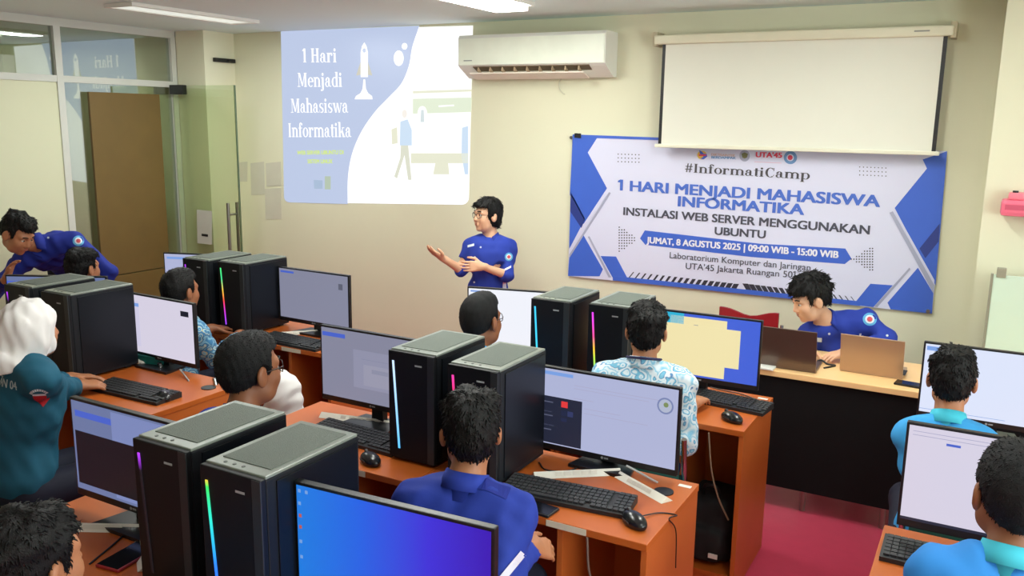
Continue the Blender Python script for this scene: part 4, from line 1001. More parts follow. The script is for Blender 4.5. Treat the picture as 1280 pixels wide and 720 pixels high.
# ------------------------------------------------------------------ chairs
M_teal = mat('teal_vinyl', (18, 96, 88), .45, vary=.08); M_chrome = mat('chrome_tube', (190, 190, 190), .18, metal=1.0, vary=.02)
M_redv = mat('red_vinyl', (158, 26, 36), .45, vary=.06)
def chair_proto(name, vinyl, slot=False):
    t = thing(name, name, 'chair')
    MB().box((-.20, -.19, .425), (.20, .19, .465), bev=.018).build('seat', vinyl, t, local=True)
    bk = MB()
    n = 10
    for i in range(n):
        a0, a1 = -.9+1.8*i/n, -.9+1.8*(i+1)/n
        def q(a, r): return (math.sin(a)*.235*1.0, -.215-r+(1-math.cos(a))*.09, 0)
        zt = [.80 if not slot else .86]*2; zb = .60
        A, B, C_, D = q(a0, 0), q(a1, 0), q(a1, .022), q(a0, .022)
        def dip(a): return (.045*math.exp(-(a/.45)**2) if slot else 0)
        vs = [(A[0], A[1], zb), (B[0], B[1], zb), (C_[0], C_[1], zb), (D[0], D[1], zb), (A[0], A[1], zt[0]-dip(a0)), (B[0], B[1], zt[0]-dip(a1)), (C_[0], C_[1], zt[0]-dip(a1)), (D[0], D[1], zt[0]-dip(a0))]
        fs = [(0, 3, 2, 1), (4, 5, 6, 7), (0, 1, 5, 4), (2, 3, 7, 6)]
        if i == 0: fs.append((3, 0, 4, 7))
        if i == n-1: fs.append((1, 2, 6, 5))
        bk.add(vs, fs)
    bk.build('backrest', vinyl, t, local=True)
    for s in (-1, 1):
        MB().tube(bezier([(s*.205, .20, .012), (s*.205, .12, .22), (s*.205, -.02, .44), (s*.205, -.17, .62), (s*.2, -.222, .78)], 6), .011, 10).build('frame_tube', M_chrome, t, local=True)
        MB().tube([(s*.188, -.21, .012), (s*.188, -.12, .2), (s*.188, .02, .40), (s*.188, .05, .424)], .011, 10).build('rear_leg', M_chrome, t, local=True)
    MB().cyl((-.205, .165, .115), (.205, .165, .115), .009, n=10).build('stretcher', M_chrome, t, local=True)
    MB().cyl((-.188, -.175, .08), (.188, -.175, .08), .009, n=10).build('stretcher', M_chrome, t, local=True)
    return t
ch0 = chair_proto('folding_chair', M_teal); fc = [True]
def chair(x, y, rz, lab): return put(ch0, fc, Vector((x, y, 0)), rz, lab, 'teal folding chairs at the desks')
rch = chair_proto('red_chair', M_redv, True); rch.location = (-1.27, 5.14, 0); rch.rotation_euler.z = math.pi
tag(rch, 'red padded chair with a dipped backrest behind the left end of the front table', 'chair')
mch = dup(rch, (-3.05, 1.42, 0), .5, 'dark red chair at the left edge in front of the headscarf student'); 
# ================================================================== people
M_skin = {}
def skin(name, c):
    m = mat('skin_'+name, c, .5, vary=.05, scale=25)
    m.node_tree.nodes['Principled BSDF'].inputs['Subsurface Weight'].default_value = .08
    m.node_tree.nodes['Principled BSDF'].inputs['Subsurface Radius'].default_value = (.02, .01, .006)
    return m
SK_L, SK_M, SK_D = skin('light', (222, 172, 138)), skin('medium', (178, 118, 82)), skin('deep', (150, 94, 62))
M_hair = mat('black_hair', (15, 14, 14), .55, vary=.3, scale=60, bump=.3, bscale=300, spec=.25)
M_hair2 = mat('cropped_black_hair', (20, 20, 21), .65, vary=.3, scale=90, bump=.4, bscale=400, spec=.25)
def cloth(name, c, vary=.06): return mat(name, c, .75, vary=vary, scale=12, bump=.06, bscale=500, spec=.25)
M_royal = cloth('royal_blue_twill', (42, 62, 158)); M_royal_d = cloth('royal_blue_twill_deep', (36, 50, 142)); M_jacket = cloth('teal_jacket', (30, 88, 112)); M_cyan = cloth('cyan_cotton', (62, 158, 222)); M_azure = cloth('azure_cotton', (54, 138, 218))
M_trou = cloth('dark_navy_trousers', (30, 32, 48)); M_trou_b = cloth('royal_trousers', (44, 46, 130)); M_hijab = cloth('white_jersey', (226, 222, 220), .02); M_shoe = mat('black_shoe', (18, 18, 20), .4)
M_aqua_c = cloth('aqua_collar', (70, 190, 212))
def batik(name, base, c1, c2, scale):
    m = bpy.data.materials.new(name); m.use_nodes = True; nt = m.node_tree; b = nt.nodes['Principled BSDF']; b.inputs['Roughness'].default_value = .75
    tc = nt.nodes.new('ShaderNodeTexCoord'); nz = nt.nodes.new('ShaderNodeTexNoise'); nz.inputs['Scale'].default_value = scale*.6
    ad = nt.nodes.new('ShaderNodeVectorMath'); ad.operation = 'MULTIPLY_ADD'; ad.inputs[1].default_value = (.06,)*3
    nt.links.new(tc.outputs['Object'], nz.inputs['Vector']); nt.links.new(nz.outputs['Color'], ad.inputs[0]); nt.links.new(tc.outputs['Object'], ad.inputs[2])
    vo = nt.nodes.new('ShaderNodeTexVoronoi'); vo.inputs['Scale'].default_value = scale; nt.links.new(ad.outputs[0], vo.inputs['Vector'])
    r = nt.nodes.new('ShaderNodeValToRGB'); r.color_ramp.interpolation = 'LINEAR'; e = r.color_ramp.elements
    stops = [(0, c1), (.10, c1), (.15, base), (.26, base), (.31, c1), (.38, c1), (.42, c2), (.46, base), (.60, base), (.66, c1), (.8, base)]
    while len(e) < len(stops): e.new(.5)
    for el, (p, c) in zip(e, stops): el.position = p; el.color = rgb(*c)
    nt.links.new(vo.outputs['Distance'], r.inputs[0]); nt.links.new(r.outputs[0], b.inputs['Base Color']); return m
M_batik_w = batik('white_blue_batik', (222, 234, 242), (120, 192, 224), (70, 122, 178), 23)
M_batik_b = batik('blue_batik', (60, 122, 168), (150, 196, 214), (222, 194, 110), 24)

def V3(*a): return np.array(a, float)
def unit(v): return v/np.linalg.norm(v)

def head_field(F, c, R, hs, k=.02):
    P = lambda x, y, z: c+R@(V3(x, y, z)*hs)
    F.ell(P(0, -.012, .035), V3(.076, .098, .088)*hs, R, k=.02)
    F.ell(P(0, .03, -.03), V3(.063, .064, .086)*hs, R, k=.03)
    F.cap(P(-.034, .035, -.078), P(.034, .035, -.078), .032*hs, k=.03)
    F.ell(P(0, .072, -.100), V3(.022, .018, .018)*hs, R, k=.02)
    for s in (-1, 1):
        F.ell(P(s*.040, .060, -.030), V3(.026, .026, .028)*hs, R, k=.025)
        F.cap(P(s*.016, .086, .026), P(s*.044, .074, .024), .010*hs, k=.02)
        F.ell(P(s*.031, .093, .006), V3(.016, .012, .011)*hs, R, k=.012, op='sub')
    F.cap(P(0, .088, .012), P(0, .106, -.028), .008*hs, .0125*hs, k=.012)
    for s in (-1, 1): F.ell(P(s*.012, .096, -.034), V3(.009, .011, .008)*hs, R, k=.008)
    F.ell(P(0, .080, -.063), V3(.026, .016, .020)*hs, R, k=.015)
    F.cap(P(-.018, .092, -.057), P(.018, .092, -.057), .0065*hs, k=.006); F.cap(P(-.016, .091, -.069), P(.016, .091, -.069), .007*hs, k=.006)
    for s in (-1, 1):
        a = R@rotm(s*.35)
        F.ell(P(s*.083, -.006, -.008), V3(.012, .023, .037)*hs, a, k=.008)
        F.ell(P(s*.094, .003, -.004), V3(.006, .011, .019)*hs, a, k=.006, op='sub')

def hand_prims(F, w, d, n, side, curl=.5, s=1.0, spread=.12, thumb=.6):
    """w wrist, d towards the fingers, n out of the palm, side +1: thumb on d x n side"""
    d = unit(d); n = unit(n-d*(n@d)); l = np.cross(d, n)*side
    base = []
    for i, (off, ln) in enumerate(((.030, .068), (.010, .076), (-.010, .071), (-.029, .056))):
        b = w+(d*(.088-abs(i-1)*.004)+l*off)*s; base.append((b, ln, off))
        F.cap(w+(d*.012+l*off*.55)*s, b, .0155*s, .0115*s, k=.014*s)
    for i, (b, ln, off) in enumerate(base):
        p = b; a = 0.0; dd = unit(d+l*off*spread*28*.3)
        for j, fr in enumerate((.45, .31, .24)):
            a += curl*(.55, .75, .5)[j]
            q = p+(dd*math.cos(a)+n*math.sin(a))*ln*fr*s
            F.cap(p, q, (.0090-.0010*j)*s, (.0082-.0010*j)*s, k=.003*s); p = q
    t0 = w+(d*.022+l*.024)*s; t1 = t0+(d*.026+l*.030*(.4+thumb)+n*.012)*s; t2 = t1+(d*.030+l*.012*(thumb)+n*.008)*s; t3 = t2+(d*.024+l*.002+n*.006*curl)*s
    F.cap(t0, t1, .0150*s, .0115*s, k=.010*s); F.cap(t1, t2, .0105*s, .0095*s, k=.004*s); F.cap(t2, t3, .0095*s, .0078*s, k=.003*s)

def seated(head, yaw, lean=.0, torso=None, k=None, hands=None, seat=.52, wide=1.0, hs=.92, shup=0.0, eo=(.10, -.25, -1)):
    """joints of a seated figure whose head centre is at the given point; faces +Y turned by yaw"""
    ty = yaw if torso is None else torso
    R = rotm(ty); hc = V3(*head)
    k = (hc[2]-seat)/.65 if k is None else k
    L = {}
    loc = dict(pelvis=(0, 0, 0), chest=(0, .02, .33*k), neck=(0, .015, (.488+shup)*k), headb=(0, .05, .65*k), shL=(-.152*wide, .01, (.442+shup)*k), shR=(.152*wide, .01, (.442+shup)*k))
    ca, sa = math.cos(lean), math.sin(lean)
    for n, v in loc.items():
        x, y, z = v; loc[n] = (x, y*ca+z*sa, z*ca-y*sa)
    off = R@V3(*loc['headb']); org = hc-off; org[2] = seat
    for n, v in loc.items(): L[n] = org+R@V3(*v)
    L['head'] = hc
    for s, q in ((-1, 'L'), (1, 'R')):
        L['hip'+q] = org+R@V3(s*.085, .02, -.02); L['knee'+q] = org+R@V3(s*.11, .43, -.02); L['ank'+q] = org+R@V3(s*.11, .40, .09-seat)
        L['toe'+q] = L['ank'+q]+R@V3(s*.02, .13, -.045)
        hd = None if hands is None else hands.get(q)
        L['wr'+q] = V3(*hd) if hd is not None else org+R@V3(s*.12, .36, .80-seat)
        sh = L['sh'+q]; w = L['wr'+q]; m = (sh+w)/2; dist = np.linalg.norm(w-sh); up, fo = .27*min(k, 1.05), .25*min(k, 1.05)
        hgt = math.sqrt(max(up*up-(dist/2)**2, .0009))
        ax = unit(w-sh); e = R@V3(s*eo[0], eo[1], eo[2]); e = unit(e-ax*(e@ax)); L['el'+q] = m+e*hgt
    L['yaw'] = ty; L['hyaw'] = yaw; L['hs'] = hs; L['k'] = k
    return L

def smooth_hair(F, c, R, hs, style, seed):
    P = lambda x, y, z: c+R@(V3(x, y, z)*hs)
    t = dict(short=.012, crop=.008, fluffy=.012, bob=.017, wavy=.019)[style]
    F.ell(P(0, -.014, .037), (V3(.076, .098, .088)+t)*hs, R, k=0)
    if style in ('short', 'crop'): F.ell(P(0, -.045, -.005), V3(.068, .068, .075)*hs, R, k=.02); F.ell(P(0, .02, .085), V3(.058, .07, .05)*hs, R, k=.02)
    if style == 'fluffy':
        rs = np.random.RandomState(seed)
        for i in range(14):
            a = rs.rand()*6.28; e = .35+rs.rand()*1.2
            F.ell(P(.076*math.cos(a)*math.cos(e*.8), -.015+.093*math.sin(a)*math.cos(e*.8), .040+.078*math.sin(e)), V3(.028, .030, .024)*hs, R, k=.02)
        F.ell(P(0, -.055, -.01), V3(.066, .063, .070)*hs, R, k=.02)
    if style == 'wavy':
        rs = np.random.RandomState(seed)
        for i in range(26):
            a = rs.rand()*6.28; e = rs.rand()*1.45
            F.ell(P(.088*math.cos(a)*math.cos(e*.8), -.015+.105*math.sin(a)*math.cos(e*.8), .04+.095*math.sin(e)), V3(.024, .026, .022)*hs, R, k=.010)
        F.ell(P(0, .072, .075), V3(.058, .034, .028)*hs, R, k=.015)
        F.ell(P(0, -.060, -.015), V3(.066, .055, .07)*hs, R, k=.02)
    if style == 'bob':
        F.ell(P(0, -.035, -.025), V3(.086, .078, .095)*hs, R, k=.02)
        F.ell(P(0, .060, .068), V3(.066, .046, .034)*hs, R, k=.02)
    F.ripple(.001 if style in ('short', 'crop') else .0018, .03, seed, (1.6, 1.6, .5))
    # clear the face, the ears and the nape
    fz = .062 if style == 'bob' else (.058 if style == 'wavy' else .072)
    tilt = R@rotm(0, .25)
    F.rbox(P(0, .115, fz-.115), V3(.14, .075, .115)*hs, R, .012, .006, op='sub')
    if style != 'bob':
        F.rbox(P(0, .045, -.075), V3(.16, .060, .062)*hs, R, .01, .006, op='sub')
        for s in (-1, 1): F.ell(P(s*.090, .002, -.012), V3(.026, .030, .044)*hs, R, k=.006, op='sub')
        F.plane(P(0, -.09, -.062), R@V3(0, .42, -1))
    else:
        F.plane(P(0, -.09, -.088), R@V3(0, .1, -1))
        for s in (-1, 1): F.ell(P(s*.094, .016, -.030), V3(.022, .018, .026)*hs, R, k=.006, op='sub')

def tufts(o, style, seed, crown):
    """short tapering locks over the hair surface, combed away from the crown"""
    me = o.data; n = len(me.vertices); M = mw(o)
    co = np.empty(n*3); me.vertices.foreach_get('co', co); co = co.reshape(-1, 3)
    no = np.empty(n*3); me.vertices.foreach_get('normal', no); no = no.reshape(-1, 3)
    rs = np.random.RandomState(seed); cnt = dict(short=1300, crop=1500, fluffy=1300, bob=900, wavy=1100)[style]
    ln, lift = dict(short=(.010, .7), crop=(.005, 1.0), fluffy=(.017, .34), bob=(.03, .12), wavy=(.026, .4))[style]
    iv = np.array(M.inverted()); cr = iv[:3, :3]@crown+iv[:3, 3]
    vs = co.tolist(); fs = [tuple(p.vertices) for p in me.polygons]
    for i in rs.choice(n, min(n, cnt), replace=False):
        p, nn = co[i], no[i]; d = p-cr; d = d-nn*(d@nn)+V3(0, 0, -.03)
        d = d-nn*(d@nn); dl = np.linalg.norm(d); d = d/dl if dl > 1e-6 else np.cross(nn, V3(1, 0, 0))
        d = unit(d+nn*lift+rs.normal(size=3)*.28); L = ln*(.6+.8*rs.rand()); r = .0016+.0016*rs.rand()
        if style in ('short', 'crop'): r *= .6
        x = unit(np.cross(d, nn+1e-3)); y = np.cross(d, x); k = len(vs); b = p-nn*.002; m = b+d*L*.55; tip = b+d*L-nn*L*.22
        for q, rr in ((b, r), (m, r*.8)):
            for a in (0, 2.09, 4.19): vs.append(q+x*rr*math.cos(a)+y*rr*math.sin(a))
        vs.append(tip)
        fs += [(k, k+1, k+4, k+3), (k+1, k+2, k+5, k+4), (k+2, k, k+3, k+5), (k+3, k+4, k+6), (k+4, k+5, k+6), (k+5, k+3, k+6)]
    m2 = bpy.data.meshes.new('hair'); m2.from_pydata([tuple(v) for v in vs], [], fs); m2.materials.append(me.materials[0])
    m2.polygons.foreach_set('use_smooth', np.ones(len(fs), bool)); m2.update(); o.data = m2; bpy.data.meshes.remove(me)

def bvh_of(o):
    M = mw(o); me = o.data
    return BVHTree.FromPolygons([M @ v.co for v in me.vertices], [tuple(p.vertices) for p in me.polygons])
def decal(bvh, parent, name, m, centre, toward, up, polys, lift=.0015):
    """lay flat shapes (metres, right/up) on a garment by casting each point along 'toward'"""
    t = Vector(toward).normalized(); u = Vector(up); u = (u-t*u.dot(t)).normalized(); r = t.cross(u)
    mb = MB()
    for pl in polys:
        vs = []
        for x, y in pl:
            o = Vector(centre)+r*x+u*y-t*.25
            h, n, i, d = bvh.ray_cast(o, t, .5)
            vs.append((h-t*lift) if h is not None else None)
        if all(v is not None for v in vs) and len(vs) > 2: mb.add(vs, [tuple(range(len(vs)))])
    if mb.v: return mb.build(name, m, parent, recalc=False)
def disc(r, n=20, r0=0.0):
    out = []
    for i in range(n):
        a, b = 2*math.pi*i/n, 2*math.pi*(i+1)/n
        for q0, q1 in ((r0, (r+r0)/2), ((r+r0)/2, r)):
            p = [(q0*math.cos(a), q0*math.sin(a)), (q1*math.cos(a), q1*math.sin(a)), (q1*math.cos(b), q1*math.sin(b)), (q0*math.cos(b), q0*math.sin(b))]
            if q0 == 0: p = p[1:]+[p[0]]; p = p[:3] if False else p[:2]+[(0, 0)]
            out.append(p)
    return out
M_emb1 = mat('emblem_ring_blue', (86, 166, 214), .6, vary=.03); M_emb2 = mat('emblem_white', (214, 224, 232), .6, vary=.03); M_emb3 = mat('emblem_red', (206, 72, 84), .6, vary=.03)
M_btn = mat('shirt_button', (206, 210, 216), .35, vary=.02); M_glass = MATS.get('spectacle_frame') or mat('spectacle_frame', (34, 30, 28), .3, vary=.02)
M_eyew = mat('eye_white', (226, 222, 214), .3, vary=0); M_iris = mat('iris_dark', (32, 20, 14), .2, vary=0); M_lip = mat('lips', (168, 92, 82), .45, vary=.04)
M_stripe = mat('white_twill', (218, 216, 232), .75, vary=.03)

def person(label, J, sk, hair, shirt, trousers=None, group=None, sleeve=(.9, .9), glasses=False, collar=None, face=False, pitch=0.0, roll=0.0, hstep=.006, hands=None, seed=1, hijab=False, standing=False, slim=.90, hair_m=None, hem=None, hstep_hand=.006, shirt_name='shirt'):
    base = (J['pelvis'][0], J['pelvis'][1], 0)
    t = thing('person', label, 'person', base, 0, group)
    hs, c = J['hs'], J['head']; R = rotm(J['hyaw'], pitch, roll); k = J['k']
    Rt = rotm(J['yaw'])
    up = unit(J['neck']-J['pelvis']); xr = unit(J['shR']-J['shL']); xr = unit(xr-up*(xr@up)); T = np.stack([xr, np.cross(up, xr), up], 1)
    P = lambda x, y, z: c+R@(V3(x, y, z)*hs)
    hb = P(0, -.022, -.075)
    allp = np.array([v for n, v in J.items() if isinstance(v, np.ndarray)])
    lo, hi = allp.min(0)-.2, allp.max(0)+.2; lo[2] = max(lo[2], -.02)
    hd = hands or {}
    fine = [(c, .15*hs, hstep)]
    for q in 'LR': 
        d = hd[q]['d'] if q in hd else Rt@V3(0, 1, -.12)
        fine.append((J['wr'+q]+unit(V3(*d))*.09, .11, hstep_hand))
    # ---- body: one continuous surface
    F = Field(lo, hi, .013, fine)
    F.ell(J['pelvis']+up*.03, V3(.14, .10, .12)*slim, T, k=.03); F.cap(J['pelvis']+up*.08, J['chest'], .105*slim, .12*slim, k=.04)
    F.cap(J['shL']*.85+J['shR']*.15, J['shR']*.85+J['shL']*.15, .055*slim, k=.06)
    F.cap(J['neck'], hb, .054*slim, .050, k=.035); F.cap(J['neck']-up*.05, J['neck']+up*.02, .058*slim, .054*slim, k=.03)
    for s, q in ((-1, 'L'), (1, 'R')):
        F.cap(J['sh'+q], J['el'+q], .046*slim, .037*slim, k=.04); F.cap(J['el'+q], J['wr'+q], .038*slim, .026*slim, k=.02)
        F.cap(J['hip'+q], J['knee'+q], .075*slim, .052*slim, k=.04); F.cap(J['knee'+q], J['ank'+q], .050*slim, .036*slim, k=.03)
        F.cap(J['ank'+q]-V3(0, 0, .02), J['toe'+q], .034, .026, k=.02)
        h = hd.get(q, {})
        d = V3(*h['d']) if 'd' in h else Rt@V3(-s*.15, 1, -.15); n = V3(*h['n']) if 'n' in h else V3(0, 0, -1)
        sd = np.sign((np.cross(unit(d), unit(n)))@(V3(*h['thumb']) if 'thumb' in h else Rt@V3(-s, 0, 0))) or 1
        F.cap(J['wr'+q]-unit(d)*.02, J['wr'+q]+unit(d)*.02, .025*slim, .020, k=.012)
        hand_prims(F, J['wr'+q], d, n, sd, h.get('curl', .45), h.get('s', .97), h.get('spread', .12), h.get('thumbout', .6))
    head_field(F, c, R, hs)
    F.mesh('body', sk, t)
    # ---- hair or headscarf
    if hijab:
        H = Field(c-.32, c+.3, .008, [(c, .16, .0065)])
        H.ell(P(0, -.014, .034), (V3(.082, .098, .088)+.020)*hs, R, k=0); H.ell(P(0, -.03, -.03), V3(.108, .102, .115)*hs, R, k=.03)
        H.cap(P(0, -.03, -.07), J['neck']-up*.02-T[:, 1]*.02, .082*hs, .125, k=.05); H.cap(P(0, .02, -.10), J['neck']+T[:, 1]*.06-up*.06, .06*hs, .085, k=.05)
        H.ell(P(0, .09, -.02), V3(.052, .07, .082)*hs, R, k=.02, op='sub')
        H.ripple(.005, .06, seed, (1, 1, .35))
        H.plane(J['neck']-up*.005, -up+T[:, 1]*.35)
        H.mesh('headscarf', M_hijab, t)
    elif hair:
        H = Field(c-.2, c+.2, hstep); smooth_hair(H, c, R, hs, hair, seed)
        ho = H.mesh('hair', hair_m or (M_hair if hair in ('fluffy', 'bob', 'wavy') else M_hair2), t); tufts(ho, hair, seed, P(0, -.04, .13))
    # ---- face details
    if face:
        for s in (-1, 1):
            e = MB().sphere(P(s*.031, .0785, .005), .0120*hs, 12, 8).build('eye', M_eyew, t)
            MB().sphere(P(s*.031, .0865, .005), .0064*hs, 10, 6).build('iris', M_iris, e)
            MB().tube([P(s*.045, .083, .030), P(s*.032, .0955, .036), P(s*.016, .098, .032)], .0035*hs, 6).build('eyebrow', M_hair, t)
            MB().tube([P(s*.046, .080, .010), P(s*.032, .0915, .0155), P(s*.017, .089, .009)], .0022*hs, 6).build('eyelid', sk, t)
        MB().sphere(P(0, .0945, -.058), (.021*hs, .0065*hs, .0045*hs), 12, 8, Matrix(R.tolist())).sphere(P(0, .0945, -.0675), (.018*hs, .0065*hs, .0052*hs), 12, 8, Matrix(R.tolist())).build('mouth', M_lip, t)
    if glasses:
        g = MB()
        for s in (-1, 1):
            ring = [P(s*.034+.026*math.cos(a)*(1 if abs(math.cos(a)) < .8 else .95), .103-.012*abs(math.cos(a))*(1 if math.cos(a)*s > 0 else .1), .002+.020*math.sin(a)) for a in np.linspace(0, 2*math.pi, 20, endpoint=False)]
            g.tube(ring, .0018, 6, closed=True)
            g.tube([P(s*.060, .092, .008), P(s*.079, .06, .010), P(s*.084, .0, .008), P(s*.083, -.012, -.004)], .0019, 6)
        g.tube([P(-.009, .104, .006), P(0, .108, .009), P(.009, .104, .006)], .0018, 6)
        g.build('glasses', M_glass, t)
    # ---- shirt
    S_ = Field(lo, hi, .0115)
    S_.ell(J['pelvis']+up*.05, V3(.168, .128, .15)*slim, T, k=.03); S_.cap(J['pelvis']+up*.10, J['chest']-up*.02, .128*slim, .135*slim, k=.05)
    S_.cap(J['shL']*.88+J['shR']*.12, J['shR']*.88+J['shL']*.12, .066*slim, k=.05)
    for s, q in ((-1, 'L'), (1, 'R')):
        S_.ell(J['chest']+xr*s*.065+up*.02, V3(.105, .122, .15)*slim, T, k=.05)
        S_.cap(J['neck']+xr*s*.03-up*.008, J['sh'+q]-up*.012, .058*slim, .056*slim, k=.045)
        S_.cap(J['sh'+q]-up*.01, J['el'+q], .061*slim, .054*slim, k=.035)
    Sl = []
    for (s, q), f in zip(((-1, 'L'), (1, 'R')), sleeve):
        a, b, e = J['el'+q], J['wr'+q], J['sh'+q]
        if f > 0:
            tip = a+(b-a)*f; S_.cap(a, tip, .053*slim, (.053-.013*f)*slim, k=.02); S_.plane(tip, b-a, near=tip, r=.075)
        else:
            tip = e+(a-e)*(1+f); S_.plane(tip, a-e, near=tip, r=.10); S_.plane(tip, a-e, near=a, r=.085)
    S_.ripple(.0046, .085, seed+7, (1, 1, .55))
    S_.cap(J['neck']+up*.022, hb, .058*slim, .060, k=.006, op='sub'); na = unit(hb-J['neck']); S_.plane(J['neck']+na*.05, na, near=J['neck']+na*.085, r=.075)
    hz = hem if hem is not None else -.06
    S_.plane(J['pelvis']+up*hz, -up)
    sh = S_.mesh(shirt_name, shirt, t)
    # collar: a folded band open at the throat
    cm = collar or shirt
    nk = J['neck']+up*.012; ax = unit(hb-J['neck']); gx = xr-ax*(xr@ax); gx = unit(gx); gy = np.cross(ax, gx)
    rings = []; N = 28
    for i in range(N+1):
        a = math.radians(-250+320*i/N) if not hijab else math.radians(-260+340*i/N)
        d = gx*math.cos(a)+gy*math.sin(a)
        op = max(0, math.sin(a))**3
        rings.append([nk+d*(.068+.006*op)*slim-ax*.040, nk+d*(.060+.012*op)*slim+ax*(.038-.022*op), nk+d*(.067+.014*op)*slim+ax*(.038-.022*op), nk+d*(.083+.026*op)*slim-ax*(.010+.028*op)])
    mb = MB(); vs = [v for r_ in rings for v in r_]; fs = [(i*4+j, (i+1)*4+j, (i+1)*4+j+1, i*4+j+1) for i in range(N) for j in range(3)]
    mb.add(vs, fs, True); co = mb.build('collar', cm, t); so = co.modifiers.new('thickness', 'SOLIDIFY'); so.thickness = .004; so.offset = 0
    # ---- trousers and shoes
    Tr = Field(lo, hi, .015)
    Tr.ell(J['pelvis']+up*.0, V3(.155, .118, .11)*slim, T, k=.03)
    for q in 'LR':
        Tr.cap(J['hip'+q], J['knee'+q], .090*slim, .070*slim, k=.04); Tr.cap(J['knee'+q], J['ank'+q], .068*slim, .056*slim, k=.03)
        Tr.plane(J['ank'+q]+V3(0, 0, -.01), V3(0, 0, -1), near=J['ank'+q], r=.1)
    Tr.plane(J['pelvis']+up*.07, up, near=J['pelvis']+up*.16, r=.20)
    Tr.mesh('trousers', trousers or M_trou, t)
    for q in 'LR':
        Sh = Field(J['ank'+q]-.25, J['ank'+q]+.25, .011); Sh.cap(J['ank'+q]-V3(0, 0, .03), J['toe'+q], .044, .036, k=.02); Sh.cap(J['ank'+q], J['ank'+q]+V3(0, 0, .0), .048, k=.02); Sh.plane((0, 0, .002), (0, 0, -1)); Sh.mesh('shoe', M_shoe, t)
    return t, sh, J, T, R
def emblem(sh, t, centre, toward, up, r=.030):
    b = bvh_of(sh)
    decal(b, t, 'sleeve_emblem', M_emb1, centre, toward, up, disc(r), .002); decal(b, t, 'sleeve_emblem', M_emb2, centre, toward, up, disc(r*.66), .003); decal(b, t, 'sleeve_emblem', M_emb3, centre, toward, up, disc(r*.4), .004)
def buttons(sh, t, pts, toward):
    b = bvh_of(sh)
    for p in pts: decal(b, t, 'button', M_btn, p, toward, (0, 0, 1), disc(.0065, 10), .003)
def sit(J, lab, back=.0):
    p = J['pelvis']; R = rotm(J['yaw']); q = p+R@V3(0, .0, 0)
    chair(q[0], q[1], J['yaw'], lab)
# ------------------------------------------------------------------ who is in the room
pz = lambda x, y, z: tuple(on_z(x, y, z))
py_ = lambda x, y, Y: V3(*on_y(x, y, Y))
# student in royal blue, second row middle, back to the camera
J = seated((-1.235, 1.99, 1.128), .62, lean=.10, torso=.28, hands={'R': py_(664, 684, 2.03), 'L': (-1.48, 2.30, .80)}, wide=1.0)
t, sh, J, T, R = person('student in a royal blue shirt and glasses seen from behind at the second-row keyboard', J, SK_M, 'fluffy', M_royal, glasses=True, seed=3, hstep=.005, hands={'R': dict(d=(.25, .8, -.35), n=(-.6, .1, -.6), s=.86)}, sleeve=(.92, .96), hair_m=M_hair)
b = bvh_of(sh)
ep = J['shR']*.75+J['neck']*.25
q0, q1 = V3(*on_y(604, 632, 1.95)), V3(*on_y(650, 660, 1.95))
decal(b, t, 'epaulette', M_royal_d, J['shR']*.62+J['neck']*.38+V3(0, -.02, 0), (0, .15, -1), (.95, .2, 0), [[(-.022, -.06+.012*i), (.022, -.06+.012*i), (.022, -.048+.012*i), (-.022, -.048+.012*i)] for i in range(9)], .004)
decal(b, t, 'button', M_btn, J['shR']*.35+J['neck']*.65+V3(0, -.02, 0), (0, .15, -1), (0, 1, 0), disc(.007, 10), .006)
ce = J['elR']+(J['wrR']-J['elR'])*.55
decal(b, t, 'sleeve_stripe', M_stripe, ce, tuple(ray(664, 700)), tuple(J['elR']-J['wrR']), [[(-.004+.006*j, -.05+.007*i), (.002+.006*j, -.05+.007*i), (.002+.006*j, -.043+.007*i), (-.004+.006*j, -.043+.007*i)] for i in range(12) for j in range(3)], .006)
sit(J, 'teal folding chair of the student in royal blue at the second-row keyboard')
# student with glasses in profile, second row
J = seated((-2.125, 2.02, 1.162), -.22, lean=.12, torso=-.05, hs=.98)
t, sh, J, T, R = person('student in royal blue with black glasses in profile, above the nearest towers', J, SK_D, 'short', M_royal_d, glasses=True, face=True, seed=5, hstep=.0045)
sit(J, 'teal folding chair of the student with black glasses in profile')
# student with white headscarf
wrR, wrL = V3(*on_z(96, 482, .80)), V3(*on_z(112, 490, .795))
J = seated((-3.31, 2.0, 1.145), -.10, lean=.08, torso=-.16, wide=1.22, hands={'R': wrR, 'L': wrR+V3(-.13, .06, 0)}, hs=.93, shup=.055)
t, sh, J, T, R = person('student in a white headscarf and dark teal jacket seen from behind at the left', J, SK_M, None, M_jacket, hijab=True, seed=8, hem=-.07, slim=.98, hands={'R': dict(d=(.35, .9, -.1), n=(-.2, 0, -1), curl=.6), 'L': dict(d=(.5, .8, -.05), n=(.2, 0, -1))}, shirt_name='jacket', hstep_hand=.005)
b = bvh_of(sh)
vs, fs = sans_shape('ANGKATAN 04', .02); x0, x1, y0, y1 = shape_size(vs)
bc = J['chest']*.55+J['neck']*.45
view = V3(-.55, .83, -.12)
sc = .30/(x1-x0)
decal(b, t, 'back_lettering', mat('jacket_print', (176, 196, 204), .7), J['chest']*.45+J['neck']*.55+V3(-.01, 0, 0), T[:, 1], T[:, 2], [[((vs[i][0]-(x0+x1)/2)*sc, vs[i][1]*.034/.73) for i in f] for f in fs], .003)
sc_ = J['shR']*.42+J['elR']*.58
tw = unit(-T[:, 0]*.8+T[:, 1]*.6)
arc = [[(.036*math.cos(a)*q, .036*math.sin(a)*q-.0) for a, q in ((a0, 1), (a0+.2, 1), (a0+.2, .72), (a0, .72))] for a0 in np.arange(.5, 2.55, .25)]
decal(b, t, 'sleeve_lettering', M_emb2, sc_, tw, T[:, 2], arc, .005)
